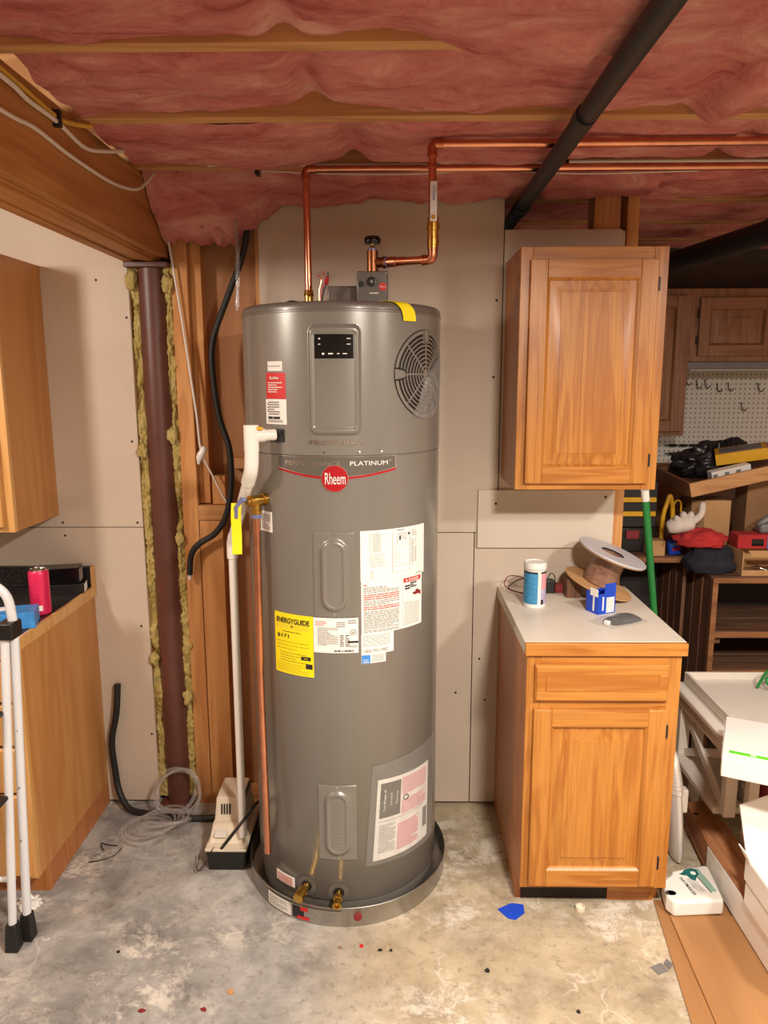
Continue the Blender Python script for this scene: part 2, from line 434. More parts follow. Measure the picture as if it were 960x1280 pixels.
# back partition (ends at x=.86) : brown sheathing behind the studs + children
wb = MB().box(-3.2, .86, .090, .104, 0, 2.205).box(-3.2, .389, .090, .104, 2.205, ZJ).build('wall_back', backing, kind='structure', loc=(0, .09, 0))
def dpanel(x0, x1, z0, z1, y1=0.0, th=.0127, mt=dry):
    return MB().box(x0, x1, y1 - .0005, y1 + th, z0, z1).build('drywall_panel', mt, wb, bevel=.0015)
dpanel(-3.2, -.955, .012, 1.140); dpanel(-3.2, -.955, 1.143, ZJ)
dpanel(-.484, .3, .012, 1.120); dpanel(-.484, .386, 1.123, 2.33)
dpanel(.303, .812, .012, 1.120, mt=dry)
dpanel(.389, .812, 1.123, 2.205, mt=dry)
# patch panels fixed over the wallboard around the wall cabinet
MB().box(.312, .818, -.0135, 0, 1.066, 1.286).build('patch_panel', dry2, wb, bevel=.001)
MB().box(.388, .797, -.0125, 0, 2.08, 2.208).build('patch_panel', dry2, wb, bevel=.001)
# studs and plates
def stud(x0, x1, z0, z1, y0=.0005, y1=.089, nm='stud', mt=pine_z): return MB().box(x0, x1, y0, y1, z0, z1).build(nm, mt, wb, bevel=.002)
stud(-.800, -.742, .04, 2.345); stud(-.741, -.700, 1.23, 2.345, .03)
stud(-.740, -.652, .04, 1.168, .004)
stud(-.500, -.462, .04, 2.345, .013); stud(-.995, -.957, .04, 2.1, .013)
stud(.816, .858, .04, 2.345); stud(.700, .787, 2.209, 2.345, .0, .089)
stud(-.800, -.50, 0, .04, .0005, .089, 'bottom_plate', pine_x)
stud(-.741, -.628, 1.170, 1.226, -.002, .07, 'blocking', pine_x); stud(-.690, -.640, 1.227, 1.335, .02, .07, 'blocking')
stud(-.62, -.50, 1.36, 1.40, .05, .089, 'blocking', pine_x)
# screw heads / dimples on the wallboard
for (x, z) in ((-.977, 1.467), (-.969, 1.915), (-1.071, 2.046), (-.975, 1.16), (-.985, .75), (-.97, .30), (-1.26, 1.16), (-1.255, 1.11), (.33, .62), (.24, .48), (.355, .45), (.36, 1.7), (.365, 1.97), (.378, 1.235), (.785, 1.26)):
    MB().lathe([(.0, .0012), (.0045, .0008), (.005, 0)][::-1], (x, -.0002 if z != 1.26 and z != 1.235 else -.0136, z), 8, Matrix.Rotation(R_(90), 3, 'X')).build('screw_head', ink, wb)

# far wall beyond the partition with its pegboard
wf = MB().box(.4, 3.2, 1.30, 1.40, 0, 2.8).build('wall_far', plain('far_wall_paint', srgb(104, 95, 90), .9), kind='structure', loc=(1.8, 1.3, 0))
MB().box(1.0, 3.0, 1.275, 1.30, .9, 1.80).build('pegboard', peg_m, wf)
MB().box(-3.3, -3.2, -4.8, 1.5, 0, 2.8).build('wall_left', dry, kind='structure', loc=(-3.2, -1.5, 0))
MB().box(3.2, 3.3, -4.8, 1.5, 0, 2.8).build('wall_right', dry, kind='structure', loc=(3.2, -1.5, 0))
MB().box(-3.2, 3.2, -4.9, -4.8, 0, 2.8).build('wall_front', dry, kind='structure', loc=(0, -4.8, 0))

# ceiling: subfloor, joists, batts
ce = MB().box(-3.2, 3.2, -4.8, 1.5, 2.60, 2.64).build('ceiling', pine_x, kind='structure', loc=(0, 0, 2.6))
JY = [-2.40, -1.975, -1.555, -1.135, -.712, -.274, .20, .60, 1.0]
for y in JY:
    MB().box(-3.2, 3.2, y - .019, y + .019, ZJ, 2.60).build('joist', pine_x, ce, bevel=.003)

def batt(y0, y1, x0, x1, zf, nu, nv):
    def fn(u, v):
        x = x0 + (x1 - x0) * u; y = y0 + (y1 - y0) * v
        z = zf(x, y, v)
        q = Vector((x * 2.2, y * 4.0, 3.1)); n1 = noise.fractal(q, 1.0, 2.0, 5)
        wq = Vector((x * 7, y * 12 + n1 * 1.5, 7.7)); n2 = noise.turbulence(wq, 4, False)
        z += -.022 * n1 + .009 * (n2 - .8)
        yy = y + .012 * noise.noise(Vector((x * 6, 2.2, z * 30)))
        def lift(z, d, top, half):                       # the soft batt lies over a pipe or cable, never through it
            k = max(0, min(1, 1 - (d - half) / .03))
            return max(z, top * k + z * (1 - k))
        if -1.56 < yy < .06:
            pz = 2.262 + .028 * (yy + 4.0) / 4.45; px = .405 + .045 * (yy + 4.0) / 4.45
            z = lift(z, abs(x - px), pz + .0305, .038)
        if x > .06: z = lift(z, abs(yy + .585 + .025 * (x - .1) / 3.1), 2.3395, .024)
        if yy > -.36 and yy < -.28 and x > -.62: z = lift(z, abs(yy + .304), 2.366, .018)
        return Vector((x, yy, z))
    return MB().grid(fn, nu, nv).build('insulation_batt', pink, ce, sharp=180)

def pillow(v): return math.sin(math.pi * min(max(v, 0), 1)) ** .5
def seam(x, xs, wd=.035): return sum(math.exp(-((x - s_) / wd) ** 2) for s_ in xs)
batt(-1.96, -1.57, -.8, 3.1, lambda x, y, v: 2.40 - .04 * pillow(v), 180, 16)
batt(-1.532, -1.152, -.8, 3.1, lambda x, y, v: 2.380 - (.030 + .030 * max(0, min(1, (x + .15) / .4))) * pillow(v) - .04 * max(0, min(1, (x + .05) / .2)) * max(0, 1 - abs(v - .85) / .3) + .03 * seam(x, (-.22, .9)), 320, 34)
batt(-1.120, -.730, -.79, 3.1, lambda x, y, v: 2.378 - .036 * pillow(v) + .022 * v * max(0, 1 - abs(x + .25) / .35) + .03 * seam(x, (-.20, .72, 1.6)) - .05 * max(0, 1 - abs(x - .78) / .12) * v, 320, 34)
batt(-.695, -.292, -.79, 3.1, lambda x, y, v: 2.378 + .012 * max(0, (v - .8) / .2) - .036 * pillow(v) - .02 * max(0, 1 - abs(x + .45) / .3) + .03 * seam(x, (-.12, .95)), 320, 34)
def zlast(x, y, v):
    drop = .150 * max(0, min(1, (-.40 - x) / .16)) * (v ** .8)
    drop += .03 * max(0, 1 - abs(x + .28) / .22) * v + .035 * v * v * noise.fractal(Vector((x * 16, 4.4, v * 1.5)), .9, 2, 4) * max(.25, min(1, (-.36 - x) / .12))
    return 2.385 - .045 * pillow(v) - .055 * v - drop
batt(-.256, -.002, -.805, .86, zlast, 220, 30)
batt(-.256, .18, .861, 3.1, lambda x, y, v: 2.372 - .04 * pillow(v), 160, 30)
batt(.22, .58, .3, 3.1, lambda x, y, v: 2.375 - .035 * pillow(v), 160, 24)
batt(.62, .98, .3, 3.1, lambda x, y, v: 2.375 - .035 * pillow(v), 160, 24)
batt(1.02, 1.295, .3, 3.1, lambda x, y, v: 2.375 - .035 * pillow(v), 160, 20)
# ragged tuft of pink batt hanging into the stud bay
def tuft(cx, cz, w_, h_, sd):
    def fn(u, v):
        a = 2 * math.pi * u; b_ = math.pi * v
        p = Vector((math.sin(b_) * math.cos(a), math.sin(b_) * math.sin(a), math.cos(b_)))
        k = 1 + .35 * noise.fractal(p * 1.8 + Vector((sd, 0, 0)), 1, 2, 4)
        return Vector((cx + w_ * p.x * k, -.055 + .05 * p.y * k, cz + h_ * p.z * k))
    MB().grid(fn, 28, 16, True).build('insulation_batt', pink, ce, sharp=180)
tuft(-.69, 2.245, .115, .050, 1.3); tuft(-.605, 2.205, .026, .045, 5.1); tuft(-.655, 2.205, .02, .03, 15.1); tuft(-.575, 2.235, .035, .03, 21.); tuft(-.53, 2.275, .06, .035, 8.4); tuft(-.755, 2.26, .055, .06, 11.)

# built-up beam on the left
for k, (x0, zb) in enumerate(((-.957, 2.103), (-.920, 2.108), (-.883, 2.104), (-.846, 2.118))):
    MB().box(x0, x0 + .0365, -4.8, .088, zb, ZJ - .001).build('beam_ply', pine_y, ce, bevel=.003)
MB().box(-.8475, -.835, -4.8, .0, 2.112, 2.140).build('beam_ply', pine_y, ce, bevel=.002)

# yellow batt in the column bay
def ystrip(x0, x1, z0, z1, y0, sd, amp=.012):
    def fn(u, v):
        z = z0 + (z1 - z0) * v
        a = math.pi * u
        wd = (x1 - x0) / 2; cx = (x0 + x1) / 2
        n1 = noise.fractal(Vector((u * 3 + sd, z * 16, sd)), .8, 2.1, 6); n2 = noise.noise(Vector((sd, z * 6, 1.7))); n3 = noise.fractal(Vector((u * 5, z * 55, sd + 3)), .8, 2, 3)
        gap = max(0, noise.noise(Vector((sd * 2, z * 9, 5))))
        return Vector((cx - math.cos(a) * wd * (1 + .40 * n2 + .40 * n1 + .22 * n3) + .012 * n1, y0 - math.sin(a) * (.020 + amp * n1 + .008 * n3) + .02 + .045 * gap, z))
    MB().grid(fn, 16, 420).build('yellow_batt', ylw, wb, sharp=180)
ystrip(-.958, -.912, .03, 2.098, .0, 1.1); ystrip(-.838, -.796, .03, 2.098, .004, 4.3); ystrip(-.94, -.81, .03, 2.1, .07, 9.1, .004)
def clump(cx, cz, r, sd):
    def fn(u, v):
        a = 2 * math.pi * u; b_ = math.pi * v
        p = Vector((math.sin(b_) * math.cos(a), math.sin(b_) * math.sin(a), math.cos(b_)))
        k = 1 + .5 * noise.fractal(p * 1.9 + Vector((sd, 0, 0)), 1, 2, 4)
        return Vector((cx + r * p.x * k, -.012 + .6 * r * p.y * k, cz + 1.6 * r * p.z * k))
    MB().grid(fn, 18, 12, True).build('yellow_batt', ylw, wb, sharp=180)
for i, (x, z, r) in enumerate(((-.940, 2.045, .020), (-.812, 2.03, .019), (-.822, 1.49, .018), (-.938, 1.43, .017), (-.815, 1.10, .016), (-.938, .62, .017), (-.815, .46, .018))): clump(x, z, r, i * 3.7)

# ================================================================= STEEL COLUMN
st_ = thing('steel_column', (-.876, .025, 0), 'dark brown painted round steel column standing in the yellow insulated wall bay', 'column')
MB().lathe([(.050, .012), (.050, 2.085)], (-.876, .025, 0), 32).build('post', brown_st, st_)
MB().box(-.955, -.80, -.045, .085, 2.085, 2.1025).build('cap_plate', brown_st, st_, bevel=.002)
MB().box(-.945, -.807, -.04, .085, 0, .012).build('base_plate', brown_st, st_, bevel=.002)

# ================================================================= WATER HEATER
HX, HY, HR = -.166, -.349, .308
def CP(th, z, off=0.0):
    a = R_(th); r = HR + off
    return Vector((HX + r * math.sin(a), HY - r * math.cos(a), z))
def CN(th): a = R_(th); return Vector((math.sin(a), -math.cos(a), 0))
DEG = lambda s: math.degrees(s / HR)
def cpatch(th0, th1, z0, z1, off=.0004, th=.0005, zz=None, n=None):
    n = n or max(2, int(abs(th1 - th0) / 2))
    def fn(u, v):
        t = th0 + (th1 - th0) * u; z = z0 + (z1 - z0) * v
        if zz: t, z = zz(u, v)
        return CP(t, z, off), CN(t)
    return MB().sheet(fn, n, 2 if zz is None else 8, th)
def crects(rects, off=.0027):
    m_ = MB()
    for (t0, t1, z0, z1) in rects:
        n = max(1, int(abs(t1 - t0) / 3))
        m_.grid(lambda u, v: CP(t0 + (t1 - t0) * u, z0 + (z1 - z0) * v, off), n, 1)
    return m_
def ctext(body, th, z, w=None, h=None, off=.0029, rot=0, bold=0):
    vs, fs = text2d(body, w, h, bold)
    c_, s_ = math.cos(R_(rot)), math.sin(R_(rot))
    return MB().add([CP(th + DEG(x * c_ - y * s_), z + x * s_ + y * c_, off) for x, y in vs], fs)
def relief(th0, th1, z0, z1, hf, nu, nv):
    """raised pressed-metal patch; hf(s, z) -> height, s and z measured from the patch centre"""
    tc = (th0 + th1) / 2; zc = (z0 + z1) / 2
    def fn(u, v):
        t = th0 + (th1 - th0) * u; z = z0 + (z1 - z0) * v
        edge = u in (0, 1) or v in (0, 1)
        return CP(t, z, -.004 if edge else hf(R_(t - tc) * HR, z - zc))
    return MB().grid(fn, nu, nv)
def ss(a, b_, x):
    t = max(0, min(1, (x - a) / (b_ - a))); return t * t * (3 - 2 * t)
def sd_rr(x, z, hw, hh, r):
    dx = abs(x) - hw + r; dz = abs(z) - hh + r
    return math.hypot(max(dx, 0), max(dz, 0)) + min(max(dx, dz), 0) - r

wh = thing('water_heater', (HX, HY, .0045), 'tall grey cylindrical water heater with control panel and paper stickers standing in metal pan', 'water heater')
# jacket
MB().lathe([(.0, .0045), (.290, .0045), (.298, .012), (.3005, .060), (.3005, .062), (.308, .070), (.308, 1.476), (.3055, 1.4775), (.3055, 1.480)], (HX, HY, 0), 96).build('jacket', heater_m, wh, sharp=50)
MB().lathe([(.3065, 1.479), (.3095, 1.4805), (.3095, 1.876), (.3095, 1.877)], (HX, HY, 0), 96, caps=False).build('upper_shroud', heater_m, wh, sharp=50)
MB().lathe([(.3080, 1.876), (.3112, 1.8775), (.3112, 1.8835), (.3090, 1.8850), (.3090, 1.8935), (.3060, 1.901), (.300, 1.9055), (.285, 1.9075), (.0, 1.909)], (HX, HY, 0), 96, caps=False).build('top_cap', heater_cap, wh, sharp=50)
for th in (-6.0, 12.5, 24.5):
    MB().lathe([(0, .003), (.0045, .002), (.005, -.002)][::-1], CP(th, 1.488, .001), 10, Matrix.Rotation(R_(th), 3, 'Z') @ Matrix.Rotation(R_(90), 3, 'X')).build('screw', chrome, wh)
# control panel housing
hs = lambda s, z: (.0015 + .010 * ss(.001, -.010, sd_rr(s, z, .0735, .152, .022)) - .0045 * ss(.0, -.004, sd_rr(s, z, .0600, .1345, .010)))
cpn = relief(-14.6, 14.4, 1.533, 1.846, hs, 70, 110).build('control_panel', heater_m, wh, sharp=60)
cpatch(-9.9, 9.6, 1.750, 1.8155, .0075, .0015).build('display', black_g, cpn, label='black control display with small white icons')
icons = [(-8.0, -6.9, 1.8025, 1.8045), (-7.65, -7.25, 1.801, 1.806), (-8.1, -6.9, 1.7875, 1.7895), (6.3, 8.2, 1.8025, 1.8045), (6.3, 8.2, 1.7875, 1.7895),
         (-6.2, -5.0, 1.760, 1.765), (-3.0, -.6, 1.761, 1.7645), (1.4, 2.6, 1.7615, 1.7640), (4.2, 6.4, 1.7615, 1.7640)]
crects(icons, .0095).build('icon', paper, cpn)
# name plates
def bot(th): return 1.4415 - .0230 * math.cos(R_(th * 90 / 33.5))
def strip(th0, th1, top, btm, off, n=34, thk=.0006):
    return MB().sheet(lambda u, v: (CP(th0 + (th1 - th0) * u, btm(th0 + (th1 - th0) * u) + (top(th0 + (th1 - th0) * u) - btm(th0 + (th1 - th0) * u)) * v, off), CN(th0 + (th1 - th0) * u)), n, 1, thk)
bd = strip(-34.0, 33.4, lambda t: 1.4775, bot, .0004).build('badge', chrome, wh, label='silver edged name band across the tank')
strip(-33.4, 32.8, lambda t: 1.4757, lambda t: bot(t) + .0022, .0012).build('band', heater_d, bd)
strip(-34.0, 33.4, lambda t: bot(t) - .0003, lambda t: bot(t) - .0062, .0004).build('red_stripe', red_m, bd)
ctext('PERFORMANCE', -13.2, 1.4575, w=.168, h=.0125, off=.0022, bold=.012).build('lettering', chrome, bd)
ctext('PLATINUM', 17.8, 1.4575, w=.112, h=.0125, off=.0022).build('lettering', paper, bd)
ctext('TM', 29.7, 1.4635, w=.006, off=.0022).build('lettering', paper, bd)
def cdisc(th, z, r, off, thk, n=36):
    ring_ = [CP(th + DEG(r * math.cos(2 * math.pi * k / n)), z + r * math.sin(2 * math.pi * k / n), off) for k in range(n)]
    ring2 = [CP(th + DEG(r * math.cos(2 * math.pi * k / n)), z + r * math.sin(2 * math.pi * k / n), off + thk) for k in range(n)]
    m_ = MB(); m_.add(ring_ + ring2 + [CP(th, z, off + thk)], [(k, (k + 1) % n, n + (k + 1) % n, n + k) for k in range(n)] + [(n + k, n + (k + 1) % n, 2 * n) for k in range(n)])
    return m_
em = cdisc(-.8, 1.4145, .0395, .0008, .0016).build('emblem', chrome, wh, label='round red emblem with white lettering')
cdisc(-.8, 1.4145, .0375, .0018, .0012).build('red_disc', red_m, em)
ctext('Rheem', -.5, 1.4150, w=.058, h=.033, off=.0042).build('lettering', paper, em)
ctext('PROTERRA', .6, 1.517, w=.158, h=.0130, off=.0032, bold=.02).build('lettering', chrome, wh, label='chrome lettering above the seam')

# stickers -------------------------------------------------------------
def sticker(nm, th0, th1, z0, z1, mt, label, off=.0020):
    return cpatch(th0, th1, z0, z1, off - .0012, .0012).build(nm, mt, wh, label=label)
rr = random.Random(3)
def fine(st, th0, th1, z0, z1, rows, mt, off=.0025, fill=.95, lh=.5, nm='print', maxw=.16):
    return crects(rect_words(th0, th1, z0, z1, rows, fill, lh, rr, maxw), off).build(nm, mt, st)
s = sticker('sticker', -39.8, -29.4, 1.717, 1.744, paper, 'small white rectangular sticker'); fine(s, -39, -30.2, 1.7285, 1.7325, 1, ink_g, .0035)
s = sticker('sticker', -41.3, -27.6, 1.6385, 1.712, red_l, 'red sticker with white lettering')
ctext('EcoNet', -35.0, 1.698, w=.034, off=.0035, bold=.02).build('lettering', paper, s); fine(s, -39.6, -29, 1.655, 1.687, 5, paper, .0035, lh=.42)
s = sticker('sticker', -42.0, -27.3, 1.566, 1.6375, paper, 'white instruction sticker below the red one'); fine(s, -39.5, -30.0, 1.592, 1.632, 6, ink_g, .0035, .8); fine(s, -40.4, -39.7, 1.600, 1.628, 3, ink, .0035)
crects([(-40, -36.6, 1.581, 1.588), (-36.0, -31.5, 1.581, 1.588)], .0035).build('print', ink, s); fine(s, -40, -29, 1.571, 1.579, 2, ink_g, .0035)
# yellow energy label
s = sticker('energy_label', -39.9, -14.1, .811, 1.0015, yellow_l, 'bright yellow paper energy label')
ctext('ENERGYGUIDE', -27.2, .9795, w=.118, h=.0165, bold=.03).build('lettering', ink, s)
ctext('V', -27.2, .962, w=.011, h=.007, bold=.05).build('lettering', ink, s)
ctext('$171', -33.6, .9300, w=.046, h=.0130, bold=.02).build('lettering', ink, s)
fine(s, -38.5, -15.5, .952, .972, 3, ink_g, fill=.97, lh=.13); fine(s, -34, -21, .943, .947, 1, ink, lh=.5)
fine(s, -38.5, -15.5, .885, .918, 3, ink, lh=.10); fine(s, -36, -17, .848, .882, 4, ink, lh=.16); fine(s, -38.5, -15.5, .816, .846, 5, ink, lh=.12)
crects([(-21.6, -15.8, .862, .874), (-18.8, -14.8, .836, .852)]).build('print', ink, s)
ctext('WH', -18.7, .868, w=.012, off=.0032).build('lettering', yellow_l, s)
# white data plate
s = sticker('data_sticker', -13.9, 11.0, .8925, 1.0005, paper, 'white data plate sticker beside the yellow label')
fine(s, -12.8, -6, .976, .992, 3, red_pale); fine(s, -11.5, .5, .915, .972, 13, ink_g, lh=.45); fine(s, .8, 3.2, .912, .95, 7, ink, fill=.9); fine(s, 3.8, 6.2, .912, .95, 7, ink)
fine(s, -1, 4, .972, .99, 3, ink_g); fine(s, 5.2, 10.2, .982, .996, 2, ink_g)
ring_ = [CP(8.2 + DEG(.0088 * math.cos(a * math.pi / 12)), .9565 + .0088 * math.sin(a * math.pi / 12), .0026) for a in range(24)]
MB().tube(ring_, .0006, 5, closed=True).build('print', ink, s)
ctext('UL', 8.2, .9565, w=.009, h=.007, bold=.02).build('lettering', ink, s)
crects([(5.3, 10.9, .9235, .9300)]).build('print', ink, s); fine(s, 6, 10.4, .909, .918, 2, ink_g)
crects([(-2.4 + i * .42, -2.4 + i * .42 + rr.uniform(.12, .34), .8965, .9025) for i in range(26)]).build('print', ink, s)
# wiring diagram
s = sticker('wiring_sticker', 12.4, 55.5, 1.1085, 1.2605, paper, 'large white wiring diagram sticker')
for k in range(16): pass
fine(s, 19, 25.5, 1.195, 1.252, 12, ink_g, fill=.8, lh=.34); fine(s, 17.2, 18.3, 1.195, 1.252, 12, ink_g, lh=.3); fine(s, 17.5, 27, 1.15, 1.19, 8, ink_g, lh=.26); fine(s, 17.5, 20, 1.117, 1.142, 6, ink_g, lh=.3)
crects([(31.0, 31.25, 1.128, 1.246), (31.0, 43, 1.2455, 1.2462), (31, 43, 1.1475, 1.1482), (31, 44, 1.1275, 1.1282), (43, 43.2, 1.128, 1.246), (34, 34.2, 1.21, 1.238), (45, 45.2, 1.14, 1.22), (47.5, 47.7, 1.15, 1.20), (32, 43, 1.205, 1.2055), (32, 43, 1.170, 1.1705)]).build('diagram', ink_g, s)
fine(s, 34.5, 41, 1.222, 1.245, 4, ink_g, lh=.3); fine(s, 44.5, 49, 1.23, 1.25, 4, ink_g, lh=.35); fine(s, 43.5, 51, 1.15, 1.222, 11, ink_g, fill=.7, lh=.22); fine(s, 31.5, 41, 1.152, 1.2, 5, ink_g, fill=.5, lh=.10)
crects([(35.5, 36.5, 1.225, 1.237), (41.5, 43, 1.237, 1.243), (34, 39, 1.2535, 1.2555), (48, 53, 1.112, 1.1135)], .0029).build('print', ink, s)
# caution sticker with DANGER panel
s = sticker('warning_sticker', 12.7, 53.5, .9475, 1.1080, paper, 'white and red warning sticker')
fine(s, 14, 18.5, 1.094, 1.101, 1, red_l); fine(s, 14, 36.6, 1.072, 1.092, 4, ink_g, lh=.5); fine(s, 14, 36.6, 1.051, 1.070, 3, red_pale, lh=.7, maxw=.3); fine(s, 14, 36.6, 1.034, 1.050, 3, ink_g); fine(s, 14, 36.6, 1.020, 1.033, 2, red_pale, lh=.7, maxw=.3)
fine(s, 14, 36.6, .962, 1.018, 11, ink_g, lh=.5); fine(s, 14, 36.6, .951, .960, 2, ink_g)
crects([(37.6, 37.8, .951, 1.104)]).build('print', ink_g, s)
dp = crects([(38.5, 52.2, 1.0895, 1.1035)], .0026).build('danger_strip', red_l, s)
ctext('DANGER', 46.4, 1.0965, w=.044, h=.0085, off=.0031, bold=.015).build('lettering', paper, wh)
ctext('A', 40.6, 1.0965, w=.009, h=.0085, off=.0031, bold=.05).build('lettering', paper, wh)
fine(s, 39.5, 43.5, 1.066, 1.082, 2, ink, lh=.7, maxw=.4); fine(s, 43.5, 50, 1.070, 1.088, 3, ink, fill=.8, lh=.75, maxw=.3)
def blob(pts, off=.0027): return MB().add([CP(a, z, off) for a, z in pts], [tuple(range(len(pts)))])
blob([(45.2, 1.052), (46.4, 1.056), (47.2, 1.053), (48.4, 1.062), (49.6, 1.060), (52.4, 1.053), (52.4, 1.040), (50.2, 1.046), (47.4, 1.045), (46.0, 1.048)]).build('pictogram', maroon, s)
fine(s, 39, 51.8, .955, 1.030, 14, ink_g, lh=.3)
s = sticker('phone_sticker', 12.5, 31.8, .8840, .9470, paper, 'small white sticker with a phone number'); fine(s, 13.5, 30.6, .908, .944, 6, ink_g, lh=.28)
ctext('1-800-995-2982', 20.6, .8945, w=.082, h=.0105).build('lettering', ink_g, s)
s = sticker('rebate_sticker', 12.5, 26.8, .8555, .8835, paper, 'small white and blue sticker'); crects([(12.7, 17.6, .8565, .8825)], .0026).build('blue_square', blue_l, s)
fine(s, 18.6, 26, .859, .881, 4, ink_g, lh=.35)
crects([(13.4, 16.6, .867, .8685), (13.6, 16.8, .860, .8625)], .0030).build('print', paper, s)

# pressed access covers
def cover(z0, z1, th0, th1):
    hh = (z1 - z0) / 2; hw = R_(th1 - th0) / 2 * HR
    def hf(s_, z):
        h_ = .0026
        d = sd_rr(s_, z, .0410, .1100, .0410)
        h_ += .009 * ss(.003, -.011, d) - .0030 * ss(-.013, -.020, d)
        if abs(s_) < .018 and -.085 < z < -.035: h_ += .0004 * math.sin((z + .085) * 2 * math.pi / .010)
        return h_
    o = relief(th0, th1, z0, z1, hf, 56, 96).build('access_cover', heater_m, wh, sharp=70)
    for zz in (z1 - .008, z0 + .010):
        MB().lathe([(0, .0035), (.0035, .003), (.005, 0)][::-1], CP((th0 + th1) / 2, zz, .002), 10, Matrix.Rotation(R_((th0 + th1) / 2), 3, 'Z') @ Matrix.Rotation(R_(90), 3, 'X')).build('screw', chrome, o)
    return o
cover(1.000, 1.2590, -13.4, 9.8); cover(.209, .4655, -13.2, 9.4)

# round air intake grille
GT, GZ, GR = 56.0, 1.707, .1290
def gp(r, a, off): return CP(GT + DEG(r * math.cos(a)), GZ + r * math.sin(a), .0015 + off)
def gdisc(r1, off, nr=8, n=64):
    return MB().grid(lambda u, v: gp(r1 * v, -2 * math.pi * u, off), n, nr)
gr = gdisc(GR, .0006).build('air_grille', black_p, wh, label='round slotted air grille')
def garc(r0, r1, a0, a1, off0, off1, n=40):
    def prof(u):
        a = a0 + (a1 - a0) * u
        return [gp(r0, a, off0), gp(r0, a, off1), gp(r1, a, off1), gp(r1, a, off0)]
    vs = []; fs = []
    for i in range(n + 1): vs += prof(i / n)
    for i in range(n):
        for k in range(3): fs.append((4 * i + k, 4 * i + 4 + k, 4 * i + 5 + k, 4 * i + 1 + k))
    return MB().add(vs, fs)
TAU = 2 * math.pi
rads = [.024 + .0118 * k for k in range(9)]
for r0 in rads: garc(r0 - .0021, r0 + .0021, 0, TAU, .0004, .0024, 64).build('grille_ring', heater_m, gr)
garc(.0, .014, 0, TAU, .0004, .0024, 30).build('grille_hub', heater_m, gr)
garc(.1195, .1260, 0, TAU, .0004, .0030, 72).build('grille_ring', heater_m, gr)
def spoke(a, r0, r1, wd):
    d = wd / 2
    def q(r, t, off): return CP(GT + DEG(r * math.cos(a) - t * math.sin(a)), GZ + r * math.sin(a) + t * math.cos(a), .0015 + off)
    vs = []; n = 10
    for i in range(n + 1):
        r = r0 + (r1 - r0) * i / n; vs += [q(r, -d, .0004), q(r, -d, .0028), q(r, d, .0028), q(r, d, .0004)]
    fs = [(4 * i + k, 4 * i + 4 + k, 4 * i + 5 + k, 4 * i + 1 + k) for i in range(n) for k in range(3)]
    return MB().add(vs, fs)
for k in range(8): spoke(math.pi / 4 * k, .01, .122, .0045).build('spoke', heater_m, gr)
for a in (math.pi, math.pi / 2): spoke(a, .088, .127, .030).build('clip_tab', heater_m, gr)
for sg in (-1, 1):
    vs = [gp(.127, math.pi + sg * .135, .0045), gp(.095, math.pi + sg * .12, .0045), gp(.088, math.pi + sg * .03, .0045)]
    MB().tube(spl(vs, 5), .0022, 6).build('clip_slot', black_p, gr)
    vs = [gp(.127, math.pi / 2 + sg * .11, .0045), gp(.095, math.pi / 2 + sg * .09, .0045), gp(.088, math.pi / 2 + sg * .02, .0045)]
    MB().tube(spl(vs, 5), .0014, 6).build('clip_slot', heater_d, gr)
# wrinkled film still clinging to the grille
def ffn(u, v):
    a = -2.05 + 2.55 * u; r = .010 + .120 * v
    p = gp(r, a, .0048)
    k = .0045 * noise.turbulence(Vector((a * 2.5, r * 30 + a * 3, 2.0)), 3, False)
    return p + CN(GT) * k
MB().grid(ffn, 60, 36, True).build('plastic_film', film_m, wh, sharp=180)

# plastic pouch with the folded warranty sheet
def zq(c): # bilinear in (theta, z)
    (a, b_, c_, d) = c
    return lambda u, v: tuple((1 - v) * ((1 - u) * a[i] + u * b_[i]) + v * ((1 - u) * d[i] + u * c_[i]) for i in (0, 1))
pouch_q = zq(((14.0, .185), (68, .178), (71, .540), (18.5, .520)))
po = MB().sheet(lambda u, v: (CP(*pouch_q(u, v), .0040 + .0030 * noise.noise(Vector((u * 4, v * 5, 3)))), CN(pouch_q(u, v)[0])), 26, 24, .0006).build('document_pouch', clear_m, wh, label='clear plastic pouch holding a folded pink and white sheet')
pap_q = zq(((18.4, .196), (61.5, .197), (63.0, .461), (21.8, .470)))
sh = MB().sheet(lambda u, v: (CP(*pap_q(u, v), .0012), CN(pap_q(u, v)[0])), 22, 8, .0008).build('folded_sheet', paper, po, label='pink and white folded warranty sheet')
def pq(u, v, off=.0026): a, z = pap_q(u, v); return CP(a, z, off)
def prect(rects, off=.0026):
    m_ = MB()
    for (u0, u1, v0, v1) in rects: m_.grid(lambda u, v: pq(u0 + (u1 - u0) * u, v0 + (v1 - v0) * v, off), max(1, int((u1 - u0) * 20)), 1)
    return m_
prect([(.05, .38, .52, .95)], .0024).build('dark_block', heater_d, po)
vs, fs = [], []
for i, t in enumerate(('Certificate of', 'Limited', 'Warranty')):
    a, f_ = text2d(t, h=None, w=(.27, .15, .17)[i])
    n0 = len(vs); vs += [pq(.12 + .10 * i - y * 1.0, .735 + x, .0030) for x, y in [(p[0], p[1]) for p in a]]; fs += [tuple(k + n0 for k in f) for f in f_]
MB().add(vs, fs).build('lettering', paper, po)
prect(rect_words(.40, .95, .74, .96, 12, .96, .7, rr, .3) + rect_words(.40, .95, .50, .68, 10, .96, .7, rr, .3) + rect_words(.35, .80, .06, .40, 16, .9, .75, rr, .3)).build('print', pink_pale, po)
prect(rect_words(.06, .34, .08, .44, 18, .9, .35, rr, .4) + [(.86, .97, .16, .42), (.04, .90, .475, .480)]).build('print', ink_g, po)
